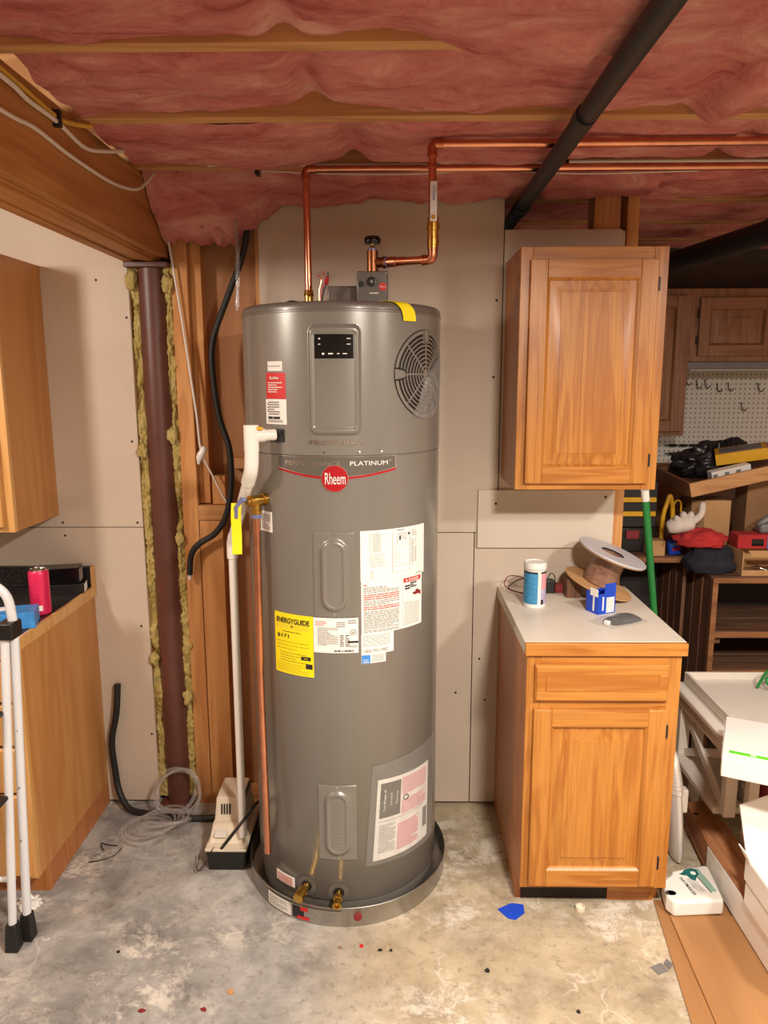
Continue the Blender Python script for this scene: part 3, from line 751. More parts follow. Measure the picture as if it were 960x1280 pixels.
MB().tube([pq(.475 + .045 * math.cos(a * math.pi / 8), .70 + .030 * math.sin(a * math.pi / 8), .0034) for a in range(16)], .0016, 5, closed=True).build('print', ink, po)

# lower sticker, drain valves and escutcheons
s = sticker('sticker', -45.2, -30.0, .082, .117, paper, 'small white and red sticker above the pan'); fine(s, -44, -31, .085, .113, 6, red_pale, .0035, lh=.5)
for th, z, rot in ((-21.6, .106, 0), (-1.9, .098, 0)):
    e_ = cdisc(th, z, .033, .0006, .0022, 30).build('escutcheon', heater_d, wh)
    cdisc(th, z, .0175, .0020, .0016, 24).build('port_hole', black_p, e_)
def radial(th, z, prof, mt, nm, par, tilt=0, n=18):
    mt_ = Matrix.Rotation(R_(th), 3, 'Z') @ Matrix.Rotation(R_(90 + tilt), 3, 'X')
    return MB().lathe(prof, CP(th, z, 0), n, mt_).build(nm, mt, par)
dv = radial(-21.6, .106, [(.012, 0), (.012, .018), (.015, .019), (.015, .030), (.013, .031), (.013, .040), (.017, .041), (.017, .060), (.015, .062), (0, .062)], brass, 'drain_valve', wh, 6)
dv2 = radial(-1.9, .098, [(.010, 0), (.010, .016), (.014, .017), (.014, .030), (.0115, .031), (.0115, .042), (.014, .043), (.014, .056), (.008, .056), (.008, .048), (0, .048)], brass, 'drain_valve', wh, 8)
# condensate port block on the shroud
cpatch(-38.2, -29.2, 1.516, 1.553, .0010, .006).build('condensate_port', black_p, wh)
MB().lathe([(.0050, -.003), (.0050, .007), (.0035, .010), (0, .010)], CP(-30.6, 1.542, .004), 12, Matrix.Rotation(R_(-30.6), 3, 'Z') @ Matrix.Rotation(R_(90), 3, 'X')).build('port_plug', black_p, wh)
# small tag hanging beside the relief valve
cpatch(-50.6, -39.8, 1.243, 1.305, .0014, .001).build('tag', paper, wh, label='small grey printed tag beside the brass valve')
fine(wh, -49.6, -40.8, 1.25, 1.297, 8, ink_g, .0027)
# junction box and electrical leads on top
MB().box(-.200, -.085, -.47, -.36, 1.905, 1.966).build('junction_box', heater_cap, wh, bevel=.004)
for k, (mt_, dx) in enumerate(((red_m, 0), (black_r, .006), (copper, -.006))):
    p = spl([(-.218 + dx * .3, -.50, 1.905), (-.214 + dx, -.502, 1.945), (-.204 + dx * 1.5, -.505, 1.978), (-.210 + dx * 2.6, -.505, 2.005 - .006 * k)], 6)
    MB().tube(p, .0024, 6).build('wire_lead', mt_, wh)
MB().lathe([(.006, 0), (.0045, .022), (0, .024)], (-.199, -.506, 1.966), 10, Matrix.Rotation(R_(12), 3, 'Y')).build('wire_nut', red_m, wh)
# black grommet where the hot pipe enters
MB().lathe([(.030, 0), (.030, .006), (.018, .010), (.018, 0.012), (0, .012)], (-.268, -.349, 1.906), 18).build('grommet', black_p, wh)
MB().tube(spl([(-.33, -.45, 1.911), (-.31, -.47, 1.916), (-.285, -.46, 1.914)], 6), .009, 8).build('grommet', black_p, wh)
# yellow warning tag draped over the rim
tp = [(31.5, -.045, 1.9085), (33.5, -.015, 1.9085), (36.5, .004, 1.903), (39.5, .009, 1.888), (41.0, .008, 1.872), (41.5, .0075, 1.855)]
tpos = [CP(a, z, o) for a, o, z in tp]; tps = spl(tpos, 5)
def tfn(u, v):
    i = min(int(v * (len(tps) - 1)), len(tps) - 2); f = v * (len(tps) - 1) - i
    p = tps[i].lerp(tps[i + 1], f)
    a = R_(38); return p + Vector((math.cos(a), math.sin(a), 0)) * (u - .5) * .046 , CN(40) * .6 + Vector((0, 0, .8))
MB().sheet(tfn, 4, 24, .0007).build('warning_tag', yellow_l, wh, label='yellow paper tag curling over the top rim')

# ================================================================= DRAIN PAN
pn = thing('drain_pan', (HX, HY, 0), 'shallow round galvanised drain pan under the water heater', 'drain pan')
MB().lathe([(0, 0), (.340, 0), (.342, .004), (.342, .064), (.3445, .067), (.343, .069), (.3395, .066), (.3385, .006), (.334, .004), (0, .004)], (HX, HY, 0), 96, caps=False).build('tray', steel, pn, sharp=50)
def PP(th, z, off=.001): a = R_(th); return Vector((HX + (.342 + off) * math.sin(a), HY - (.342 + off) * math.cos(a), z))
def ppatch(t0, t1, z0, z1, off): return MB().sheet(lambda u, v: (PP(t0 + (t1 - t0) * u, z0 + (z1 - z0) * v, off), CN(t0 + (t1 - t0) * u)), 16, 1, .0004)
ls = ppatch(-46, 0, .008, .056, .0006).build('label_strip', steel, pn, label='printed strip on the pan rim')
ppatch(-45.5, -28.5, .010, .054, .0012).build('print_panel', paper, ls)
ppatch(-27.5, -20.5, .010, .052, .0012).build('print_panel', ink, ls); ppatch(-22.5, -18.2, .040, .053, .0018).build('print_panel', red_l, ls); ppatch(-24.5, -17.5, .010, .020, .0018).build('print_panel', red_l, ls)
m_ = MB()
for (u0, u1, v0, v1) in rect_words(-44.5, -29.5, .014, .050, 7, .9, .4, rr): m_.grid(lambda u, v: PP(u0 + (u1 - u0) * u, v0 + (v1 - v0) * v, .0019), 1, 1)
for (u0, u1, v0, v1) in rect_words(-10, -2, .012, .050, 6, .9, .3, rr): m_.grid(lambda u, v: PP(u0 + (u1 - u0) * u, v0 + (v1 - v0) * v, .0014), 1, 1)
for t in (-14.5, -11): m_.grid(lambda u, v: PP(t + u, .026 + .012 * v, .0014), 1, 1)
m_.build('print', ink_g, ls)
MB().lathe([(.014, 0), (.0125, .003), (.006, .0035), (0, .003)], PP(8.6, .034, -.0005), 20, Matrix.Rotation(R_(8.6), 3, 'Z') @ Matrix.Rotation(R_(90), 3, 'X')).build('drain_plug', maroon, pn)

# ================================================================= RELIEF VALVE AND DISCHARGE PIPE
rv = thing('relief_valve', tuple(CP(-45.5, 1.341)), 'brass relief valve with long copper discharge pipe and yellow tag on the tank side', 'valve')
nrm = CN(-45.5); p0 = CP(-45.5, 1.341, -.002)
def P_(d, dz=0, side=0): return p0 + nrm * d + Vector((0, 0, dz)) + Vector((-nrm.y, nrm.x, 0)) * side
MB().tube([P_(0), P_(.014), P_(.0145), P_(.030), P_(.0305), P_(.060), P_(.0605), P_(.070)], [.019, .019, .014, .014, .017, .017, .012, .012], 14).build('valve_body', brass, rv)
PX, PY = P_(.036).x, P_(.036).y
MB().tube([(PX, PY, 1.341), (PX, PY, 1.312), (PX, PY, 1.311), (PX, PY, 1.300)], [.014, .014, .017, .017], 14).build('outlet', brass, rv)
MB().tube([(PX, PY, 1.302), (PX, PY, 1.288)], .0155, 14).build('collar', purple_p, rv)
MB().tube([(PX, PY, 1.294), (PX - .004, PY, .80), (PX + .001, PY - .002, .190)], .0112, 16).build('discharge_pipe', copper, rv)
MB().tube([P_(.066, .004, -.004), P_(.078, .006, -.012), P_(.092, -.018, -.022), P_(.092, -.05, -.022)], [.006, .008, .006, .005], 8).build('test_lever', purple_p, rv)
tg = [(P_(.088, -.005, -.026)), P_(.092, -.05, -.024), P_(.090, -.10, -.026), P_(.094, -.158, -.022)]
tgs = spl(tg, 6)
def tg_fn(u, v):
    i = min(int(v * (len(tgs) - 1)), len(tgs) - 2); f = v * (len(tgs) - 1) - i
    return tgs[i].lerp(tgs[i + 1], f) + Vector((1, .15, 0)).normalized() * (u - .5) * .029, Vector((.15, -1, 0))
tgo = MB().sheet(tg_fn, 3, 18, .0008).build('hang_tag', yellow_l, rv, label='narrow yellow hanging tag')

# ================================================================= COPPER LINES AND VALVES
cp_ = thing('copper_pipe', (-.268, -.349, 1.912), 'bare copper pipe rising from heater top then running along under joists', 'pipe')
ZP = 2.322
MB().tube([(-.268, -.349, 1.915), (-.270, -.349, ZP)], .0112, 18).build('riser', copper, cp_)
MB().tube([(-.270, -.349, ZP), (.4, -.352, ZP), (3.19, -.366, ZP)], .0112, 18).build('horizontal_run', copper, cp_)
def elbow(par, c, d1, d2, r=.0135, mt=copper_d):
    c = Vector(c); d1 = Vector(d1); d2 = Vector(d2)
    MB().tube(bend([c + d1 * .030, c, c + d2 * .030], .022, 7), r, 16).build('elbow', mt, par)
    for d in (d1, d2): MB().tube([c + d * .025, c + d * .031], r + .0016, 16).build('elbow_lip', mt, par)
elbow(cp_, (-.270, -.349, ZP), (0, 0, -1), (1, 0, 0))
MB().tube([(-.268, -.349, 1.914), (-.268, -.349, 1.930), (-.268, -.349, 1.931), (-.268, -.349, 1.950), (-.268, -.349, 1.952), (-.268, -.349, 1.968)], [.0165, .0165, .0140, .0140, .0160, .0135], 16).build('fitting', brass, cp_)

mv = thing('mixing_valve', (-.064, -.50, 1.909), 'square dark grey control box on bronze tee with black round knob atop heater', 'valve')
bx_ = MB().box(-.109, -.019, -.530, -.470, 1.909, 2.0).build('control_box', heater_d, mv, bevel=.004)
for (x, z) in ((-.104, 1.994), (-.024, 1.994), (-.104, 1.915), (-.024, 1.915)):
    MB().lathe([(.0022, 0), (.002, .001), (0, .0012)], (x, -.530, z), 8, Matrix.Rotation(R_(90), 3, 'X')).build('screw', chrome, bx_)
MB().lathe([(.0135, 0), (.0135, .005), (.009, .006), (.009, .004), (0, .004)], (-.066, -.530, 1.970), 20, Matrix.Rotation(R_(90), 3, 'X')).build('dial', black_p, bx_)
MB().lathe([(.0042, 0), (.004, .002), (0, .002)], (-.066, -.534, 1.970), 12, Matrix.Rotation(R_(90), 3, 'X')).build('dial_screw', steel, bx_)
MB().lathe([(.0085, 0), (.0085, .004), (0, .004)], (-.097, -.530, 1.963), 16, Matrix.Rotation(R_(90), 3, 'X')).build('dial', black_p, bx_)
MB().lathe([(.0110, 0), (.0110, .002), (0, .002)], (-.034, -.530, 1.956), 18, Matrix.Rotation(R_(90), 3, 'X')).build('emblem', red_l, bx_)
a, f_ = text2d('Rheem', w=.017); MB().add([(-.034 + x, -.5325, 1.956 + y) for x, y in a], f_).build('lettering', paper, bx_)
MB().add([(-.072, -.5305, 1.937), (-.046, -.5305, 1.937), (-.046, -.5305, 1.9395), (-.072, -.5305, 1.9395)], [(0, 1, 2, 3)]).build('print', paper, bx_)
MB().tube([(-.064, -.50, 1.995), (-.064, -.50, 2.060)], .0165, 18).build('tee_body', bronze, mv)
MB().tube([(-.064, -.50, 2.027), (-.034, -.505, 2.027), (-.0335, -.505, 2.027), (-.026, -.505, 2.027)], [.0145, .0145, .0175, .0175], 18).build('tee_branch', bronze, mv)
MB().tube([(-.064, -.50, 2.058), (-.064, -.50, 2.066)], .013, 16).build('collar', purple_p, mv)
MB().tube([(-.064, -.50, 2.064), (-.064, -.50, 2.078)], [.009, .006], 14).build('stem', brass, mv)
MB().lathe([(.006, 2.074), (.021, 2.076), (.0245, 2.082), (.0245, 2.093), (.020, 2.099), (0, 2.100)], (-.064, -.50, 0), 22).build('knob', black_g, mv, sharp=50)

c2 = thing('copper_pipe', (-.02, -.505, 2.01), 'copper pipe with lever shutoff valve from bronze tee up to the joists', 'pipe')
A = Vector((.107, -.575, 2.020)); T = Vector((.103, -.585, ZP + .001))
MB().tube([(-.028, -.505, 2.027), (A.x, A.y, 2.024)], .0112, 16).build('branch_pipe', copper, c2)
MB().tube([(-.028, -.505, 2.027), (-.020, -.509, 2.027)], .0160, 16).build('collar', purple_p, c2)
MB().tube([(-.018, -.510, 2.027), (.004, -.522, 2.0265), (.005, -.5225, 2.0265), (.03, -.535, 2.026)], [.0145, .0145, .0125, .0125], 16).build('press_fitting', copper_d, c2)
elbow(c2, (A.x, A.y, 2.024), Vector((-.87, .48, 0)), (0, 0, 1), .0135)
MB().tube([(A.x, A.y, 2.03), (T.x, T.y, T.z)], .0112, 16).build('riser', copper, c2)
MB().tube([(A.x, A.y, z) for z in (2.048, 2.062, 2.063, 2.080, 2.081, 2.100, 2.101, 2.120, 2.121, 2.135)], [.0150, .0150, .0165, .0165, .0150, .0150, .0175, .0175, .0150, .0150], 16).build('valve_body', brass, c2)
hd = MB().box(A.x - .0095, A.x + .0095, A.y - .0225, A.y - .0195, 2.122, 2.226).build('lever', lad_w, c2, bevel=.003, label='white coated lever handle')
MB().lathe([(.0068, 0), (.0068, .005), (0, .005)], (A.x, A.y - .0215, 2.132), 6, Matrix.Rotation(R_(90), 3, 'X')).build('lever_nut', brass, hd)
m_ = MB(); a, f_ = text2d('APOLLO', w=.040); m_.add([(A.x + .001 - y, A.y - .0231, 2.195 + x) for x, y in a], f_); m_.build('lettering', blue_box_m, hd)
MB().tube([(A.x, A.y - .006, 2.132), (A.x, A.y - .0215, 2.132)], .006, 10).build('stem', brass, hd)
elbow(c2, T, (0, 0, -1), (1, 0, 0))
MB().tube([tuple(T), (.6, -.59, ZP + .001), (3.19, -.61, ZP + .001)], .0112, 18).build('horizontal_run', copper, c2)
MB().tube([(T.x, T.y, 2.262), (T.x, T.y, 2.275)], .0135, 14).build('coupling', copper_d, c2)

# ================================================================= WHITE CONDENSATE PIPE
pv = thing('condensate_pipe', (-.532, -.395, .13), 'white plastic drain pipe with tee running from heater side down to the pump', 'pipe')
TE = Vector((-.408, -.640, 1.536))
tip = CP(-35.2, 1.536, .004)
MB().tube([(TE.x, TE.y, 1.492), (TE.x, TE.y, 1.566)], .0215, 20).build('tee', pvc, pv)
MB().tube([TE, TE.lerp(tip, .55), TE.lerp(tip, .56), TE.lerp(tip, 1.0)], [.0195, .0195, .0165, .0165], 20).build('tee_branch', pvc, pv)
MB().tube(bend([(TE.x, TE.y, 1.495), (TE.x - .002, TE.y, 1.440), (TE.x - .022, TE.y + .042, 1.395)], .03, 6), .0205, 20).build('elbow', pvc, pv)
LO = Vector((-.524, -.420, 1.175))
MB().tube([(TE.x - .018, TE.y + .034, 1.405), (LO.x + .006, LO.y - .012, 1.188)], .0168, 20).build('slanted_pipe', pvc, pv)
MB().tube(bend([(LO.x + .012, LO.y - .024, 1.205), (LO.x, LO.y, 1.175), (LO.x, LO.y, 1.125)], .03, 6), .0180, 20).build('elbow', pvc, pv)
MB().tube([(LO.x, LO.y, 1.13), (-.532, -.395, .118)], .0135, 18).build('vertical_pipe', pvc, pv)
MB().box(TE.x - .004, TE.x + .014, TE.y - .016, TE.y - .008, 1.556, 1.5635).build('yellow_tab', yellow_p, pv)
MB().box(TE.x + .016, TE.x + .034, TE.y - .012, TE.y + .004, 1.5535, 1.5605).build('yellow_tab', yellow_p, pv)

# ================================================================= CONDENSATE PUMP
pu = thing('condensate_pump', (-.568, -.29, 0), 'cream condensate pump with vented cover on black tank beside the heater', 'pump')
MB().hexa([(-.634, -.420, 0), (-.506, -.420, 0), (-.506, -.155, 0), (-.634, -.155, 0)], [(-.640, -.427, .078), (-.500, -.427, .078), (-.500, -.150, .078), (-.640, -.150, .078)]).build('tank', black_p, pu, bevel=.006)
MB().box(-.643, -.497, -.430, -.147, .076, .088).build('lid', cream, pu, bevel=.004)
MB().hexa([(-.637, -.400, .086), (-.515, -.400, .086), (-.515, -.16, .086), (-.637, -.16, .086)], [(-.632, -.345, .135), (-.520, -.345, .135), (-.520, -.165, .135), (-.632, -.165, .135)]).build('cover', cream, pu, bevel=.005)
mh = MB().hexa([(-.631, -.330, .128), (-.521, -.330, .128), (-.521, -.165, .128), (-.631, -.165, .128)], [(-.624, -.312, .215), (-.528, -.312, .215), (-.528, -.175, .215), (-.624, -.175, .215)]).build('motor_housing', cream, pu, bevel=.006)
for k in range(4):
    x = -.605 + k * .0095
    MB().hexa([(x, -.3290, .158), (x + .0042, -.3290, .158), (x + .0042, -.32, .158), (x, -.32, .158)], [(x, -.3215, .192), (x + .0042, -.3215, .192), (x + .0042, -.31, .192), (x, -.31, .192)]).build('vent_slot', black_p, mh)
for k in range(9):
    y = -.300 + k * .013
    MB().box(-.531, -.5255, y, y + .005, .165, .2135).build('vent_slot', black_p, mh)
MB().box(-.616, -.575, -.3925, -.365, .108, .121).build('switch_label', paper, pu)
MB().tube(spl([(-.585, -.424, .088), (-.56, -.452, .13), (-.515, -.45, .19), (-.486, -.40, .212), (-.474, -.33, .205), (-.476, -.24, .15), (-.490, -.13, .07), (-.505, -.06, .012), (-.53, -.045, .0065)], 8), .0055, 8).build('power_cord', black_r, pu)
MB().tube(spl([(-.612, -.42, .09), (-.618, -.435, .085), (-.635, -.445, .05), (-.665, -.45, .022), (-.672, -.44, .05), (-.676, -.43, .065)], 6), .0014, 5).build('signal_lead', black_r, pu)
MB().tube(spl([(-.612, -.42, .09), (-.622, -.438, .075), (-.645, -.45, .03), (-.667, -.45, .020), (-.662, -.44, .048), (-.661, -.43, .068)], 6), .0014, 5).build('signal_lead', black_r, pu)

# ================================================================= CABINET HELPERS
def nested(x0, x1, z0, z1, prof, y0, sgn=-1):
    """nested rectangles: prof [(inset, depth)] ; depth measured toward the viewer from y0"""
    vs = []; fs = []
    for ins, d in prof:
        y = y0 + sgn * d
        vs += [(x0 + ins, y, z0 + ins), (x1 - ins, y, z0 + ins), (x1 - ins, y, z1 - ins), (x0 + ins, y, z1 - ins)]
    for i in range(len(prof) - 1):
        for k in range(4):
            a, b_ = 4 * i + k, 4 * i + (k + 1) % 4
            fs.append((a, b_, b_ + 4, a + 4))
    n = 4 * (len(prof) - 1)
    fs.append((n, n + 1, n + 2, n + 3)); fs.append((3, 2, 1, 0))
    return MB().add(vs, fs)
def panel_door(par, x0, x1, z0, z1, y, fw=.055, mv_=oak_v, mh_=oak_h, hinge=None):
    d = nested(x0 + fw, x1 - fw, z0 + fw, z1 - fw, [(0, 0), (0, .0175), (.006, .012), (.009, .0060), (.014, .0060), (.044, .0140), (.0445, .0158), (.050, .0158)], y).build('door', mv_, par)
    for xa in (x0, x1 - fw):
        MB().box(xa, xa + fw, y - .019, y, z0, z1).build('stile', mv_, d, bevel=.0025)
    for za in (z0, z1 - fw):
        MB().box(x0 + fw, x1 - fw, y - .0188, y, za, za + fw).build('rail', mh_, d, bevel=.0012)
    if hinge:
        for zz in (z0 + .055, z1 - .095):
            MB().box(hinge - .0035, hinge + .0035, y - .010, y - .0005, zz, zz + .042).build('hinge', black_p, d, bevel=.001)
    return d

# ---- wall cabinet on the right
uc = thing('wall_cabinet', (.627, -.16, 1.3326), 'honey oak wall cabinet with one raised panel door hung above grey counter', 'cabinet')
X0, X1, Z0, Z1, YD = .3963, .8587, 1.3326, 2.0999, -.318
MB().box(X0, X1, -.298, -.0136, Z0, Z1).build('body', oak_y, uc, bevel=.001)
MB().box(X0, X0 + .038, YD, -.297, Z0, Z1).build('face_stile', oak_v, uc, bevel=.0015); MB().box(X1 - .045, X1, YD, -.297, Z0, Z1).build('face_stile', oak_v, uc, bevel=.0015)
MB().box(X0 + .038, X1 - .045, YD, -.297, Z1 - .042, Z1).build('face_rail', oak_h, uc, bevel=.0015); MB().box(X0 + .038, X1 - .045, YD, -.297, Z0, Z0 + .035).build('face_rail', oak_h, uc, bevel=.0015)
panel_door(uc, .425, .824, 1.355, 2.060, YD, .055, hinge=.830)

# ---- base cabinet on the right with grey top
bc = thing('base_cabinet', (.634, -.31, 0), 'honey oak base cabinet with one drawer over one raised panel door', 'cabinet')
X0, X1, YD = .401, .866, -.617
MB().box(X0, X0 + .016, -.598, -.002, .09, .874).build('side_panel', oak_y, bc); MB().box(X1 - .016, X1, -.598, -.002, .09, .874).build('side_panel', oak_y, bc)
MB().box(X0, X0 + .016, -.545, -.002, 0, .0895).build('side_panel', oak_y, bc); MB().box(X1 - .016, X1, -.545, -.002, 0, .0895).build('side_panel', oak_y, bc)
MB().box(X0 + .016, X1 - .016, -.54, -.02, .09, .106).build('bottom_panel', oak_y, bc)
MB().box(X0 + .0165, X1 - .0165, -.03, -.004, .106, .874).build('back_panel', oak_y, bc)
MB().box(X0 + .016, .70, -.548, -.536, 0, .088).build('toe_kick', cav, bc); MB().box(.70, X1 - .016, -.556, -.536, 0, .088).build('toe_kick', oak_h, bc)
MB().box(X0, X0 + .040, YD, -.597, .09, .874).build('face_stile', oak_v, bc, bevel=.0015); MB().box(X1 - .040, X1, YD, -.597, .09, .874).build('face_stile', oak_v, bc, bevel=.0015)
for za, zb in ((.09, .118), (.700, .742), (.840, .874)): MB().box(X0 + .04, X1 - .04, YD, -.597, za, zb).build('face_rail', oak_h, bc, bevel=.0015)
panel_door(bc, .424, .826, .108, .704, YD, .055, hinge=.832)
nested(.424, .826, .730, .846, [(0, 0), (0, .012), (.006, .019), (.026, .019), (.031, .016), (.033, .016), (.034, .018)], YD).build('drawer_front', oak_h, bc)
ct = thing('countertop', (.636, -.315, .874), 'pale grey laminate countertop with oak front edge on base cabinet', 'countertop')
MB().box(.393, .878, -.614, -.0005, .8745, .914).build('slab', lam, ct, bevel=.0015)
MB().box(.393, .878, -.631, -.6142, .8745, .9135).build('edge_strip', oak_h, ct, bevel=.002)

# ---- things on the grey counter
CT = .9145
cn = thing('paint_can', (.487, -.250, CT), 'tall white canister with blue and pink label and white cap', 'canister')
MB().lathe([(.0375, 0), (.0385, .003), (.0385, .012), (.038, .014), (.038, .132), (.0385, .134)], (.487, -.250, CT), 32).build('body', white_p, cn)
MB().lathe([(.0395, .136), (.0395, .152), (.037, .158), (.034, .158), (.033, .155), (0, .155)], (.487, -.250, CT), 32).build('cap', white_p, cn)
def can_patch(a0, a1, z0, z1, off): return MB().sheet(lambda u, v: ((.487 + (.038 + off) * math.sin(R_(a0 + (a1 - a0) * u)), -.250 - (.038 + off) * math.cos(R_(a0 + (a1 - a0) * u)), CT + z0 + (z1 - z0) * v), (math.sin(R_(a0 + (a1 - a0) * u)), -math.cos(R_(a0 + (a1 - a0) * u)), 0)), 12, 1, .0004)
can_patch(-88, 6, .014, .122, .0003).build('blue_label', blue_can, cn); can_patch(-88, 4, .122, .128, .0004).build('black_band', ink, cn); can_patch(22, 88, .122, .128, .0004).build('black_band', ink, cn)
can_patch(24, 80, .066, .121, .0003).build('pink_label', pink_pale, cn); can_patch(24, 80, .012, .066, .0003).build('lilac_label', lilac, cn); can_patch(24, 40, .013, .030, .0008).build('barcode', ink, cn)

SP0 = Vector((.738, -.137, CT + .047)); RS = Matrix.Rotation(R_(20), 3, 'Y') @ Matrix.Rotation(R_(6), 3, 'X')
sp = thing('cable_spool', (.80, -.150, CT), 'large tilted cable spool with grey plastic upper flange and tan cardboard lower flange', 'spool')
MB().lathe([(.022, -.002), (.125, -.002), (.1255, 0), (.125, .003), (.022, .003)], SP0, 48, RS).build('lower_flange', kraft, sp)
MB().lathe([(.030, .003)] + [(.055 + .0045 * (k % 2), .004 + .0058 * k) for k in range(21)] + [(.030, .122)], SP0, 40, RS).build('wound_cable', spool_w, sp, sharp=180)
MB().lathe([(.041, .1225), (.124, .1225), (.125, .125), (.124, .1285), (.044, .1285), (.042, .127), (.041, .118)], SP0, 56, RS, caps=False).build('upper_flange', spool_g, sp)
MB().lathe([(.0415, .1275), (.0405, .060), (.0, .060)], SP0, 28, RS, caps=False).build('core', black_p, sp)
MB().lathe([(.122, .1180), (.1225, .1210)], SP0, 48, RS).build('flange_liner', kraft, sp)

bb = thing('small_carton', (.700, -.300, CT), 'small open bright blue carton with white label standing beside cable spool', 'box')
RB = Matrix.Rotation(R_(24), 3, 'Z')
def bbx(x0, x1, y0, y1, z0, z1, nm, mt):
    t = MB().box(x0, x1, y0, y1, z0, z1); t.v = [Vector((.700, -.314, CT)) + RB @ p for p in t.v]; return t.build(nm, mt, bb)
for (a, b_, c_, d) in ((-.036, .036, -.031, -.0295), (-.036, .036, .0295, .031), (-.036, -.0345, -.0294, .0294), (.0345, .036, -.0294, .0294)): bbx(a, b_, c_, d, 0, .070, 'side', blue_box_m)
bbx(-.0345, .0345, -.0294, .0294, .0, .0015, 'base', blue_box_m)
bbx(-.010, .036, -.0312, -.030, .0702, .104, 'flap', blue_box_m); bbx(-.0375, -.0362, -.029, .010, .060, .086, 'flap', paper)
bbx(-.002, .030, -.0325, -.0312, .004, .056, 'label', paper)
m_ = MB()
for (u0, u1, v0, v1) in rect_words(.001, .027, .008, .052, 8, .9, .2, rr): m_.add([Vector((.700, -.314, CT)) + RB @ Vector(p) for p in ((u0, -.0327, v0), (u1, -.0327, v0), (u1, -.0327, v1), (u0, -.0327, v1))], [(0, 1, 2, 3)])
m_.build('print', ink_g, bb)
bbx(-.0366, -.0361, -.012, -.004, .008, .058, 'white_mark', paper); bbx(-.0185, -.0125, -.0317, -.0311, .012, .060, 'white_mark', paper)

pb = thing('bagged_part', (.735, -.425, CT), 'flat dark grey part sealed in clear plastic bag lying on counter', 'bag')
def lens(u, v):
    a = 2 * math.pi * u; x = .070 * math.cos(a) * v; y = .036 * math.sin(a) * v
    sq = 1 / max(abs(math.cos(a)), abs(math.sin(a))) ** .45
    x *= sq; y *= sq
    z = .022 * (1 - v ** 2.5) + .004 * noise.noise(Vector((x * 40, y * 40, 1)))
    p = Matrix.Rotation(R_(28), 3, 'Z') @ Vector((x, y, 0))
    return Vector((.745 + p.x, -.415 + p.y, CT + .001 + max(0, z) * (v < 1)))
MB().grid(lens, 40, 10).build('contents', bag_black, pb, sharp=180)
t = MB().sheet(lambda u, v: (Matrix.Rotation(R_(28), 3, 'Z') @ Vector((-.092 + .175 * u, -.050 + .10 * v, 0)) + Vector((.735, -.42, CT + .0004 + .024 * (math.sin(math.pi * u) * math.sin(math.pi * v)) ** .6 + .002 * noise.noise(Vector((u * 6, v * 6, 0))))), (0, 0, 1)), 16, 10, .0003)
t.build('clear_bag', clear_m, pb)
MB().obox((.682, -.462, CT + .008), (.014, .018, .014), Matrix.Rotation(R_(40), 3, 'Z')).build('white_tag', paper, pb, bevel=.002)

tr = thing('wall_adapter', (.565, -.085, CT), 'small black power adapter with red and black leads behind canister', 'adapter')
MB().box(.548, .590, -.105, -.065, CT, CT + .048).build('body', black_p, tr, bevel=.003)
MB().box(.592, .640, -.10, -.05, CT, CT + .030).build('plug', maroon, tr, bevel=.003)
MB().tube(spl([(.552, -.10, CT + .02), (.49, -.06, CT + .045), (.43, -.06, CT + .055), (.408, -.08, CT + .03), (.43, -.11, CT + .012), (.50, -.12, CT + .004)], 8), .0018, 6).build('lead', maroon, tr)
MB().tube(spl([(.552, -.10, CT + .035), (.48, -.08, CT + .05), (.43, -.09, CT + .030), (.425, -.10, CT + .015), (.48, -.13, CT + .004)], 8), .0022, 6).build('lead', black_r, tr)
MB().tube(spl([(.560, -.10, CT + .047), (.575, -.09, CT + .072), (.592, -.08, CT + .06), (.596, -.075, CT + .03)], 8), .0018, 6).build('lead', black_r, tr)
MB().box(.620, .672, -.16, -.10, CT, CT + .0685).build('wooden_prop', crate_d, label='dark wood block wedged under the raised side of the spool', cat='block')

# ---- green pole leaning behind the counter
gp_ = thing('garden_pole', (1.17, .20, 0), 'green plastic coated pole with white tip leaning behind cabinets', 'pole')
pa, pbm = Vector((.918, -.045, 1.292)), Vector((1.165, .20, .0))
MB().tube([pbm, pbm.lerp(pa, .97)], .0135, 14).build('shaft', green_p, gp_)
MB().tube([pbm.lerp(pa, .968), pa], .0148, 14).build('tip', white_p, gp_)

# ================================================================= LEFT CABINETS
lb = thing('base_cabinet', (-1.55, -.30, 0), 'light maple base cabinet with plain plywood end and dark laminate top', 'cabinet')
MB().box(-1.175, -1.158, -.578, -.001, .095, .873).build('end_panel', maple, lb, bevel=.001)
MB().box(-1.175, -1.158, -.530, -.001, .0, .0955).build('end_panel', oak_y, lb)
MB().box(-2.4, -1.176, -.56, -.02, .10, .873).build('body', maple, lb)
MB().box(-2.4, -1.176, -.53, -.515, 0, .098).build('toe_kick', oak_y, lb)
MB().box(-1.20, -1.158, -.598, -.578, .095, .873).build('face_stile', maple_f, lb, bevel=.0015)
MB().box(-2.4, -1.201, -.597, -.562, .845, .873).build('face_rail', maple_f, lb, bevel=.0015)
for za, zb in ((.112, .395), (.405, .555), (.565, .700), (.710, .838)):
    nested(-1.62, -1.178, za, zb, [(0, 0), (0, .012), (.005, .018), (.02, .019)], -.598).build('drawer_front', maple_f, lb)
lct = thing('countertop', (-1.6, -.31, .8735), 'black speckled laminate countertop with backsplash on the maple cabinet', 'countertop')
MB().box(-2.4, -1.160, -.618, -.001, .876, .914).build('slab', black_lam, lct, bevel=.001)
MB().box(-1.1598, -1.150, -.620, -.001, .876, .9145).build('edge_strip', maple_f, lct)
MB().box(-2.4, -1.160, -.022, -.001, .9142, .992).build('backsplash', black_lam, lct, bevel=.001); MB().box(-1.1598, -1.150, -.023, -.001, .9147, .992).build('edge_strip', maple_f, lct)
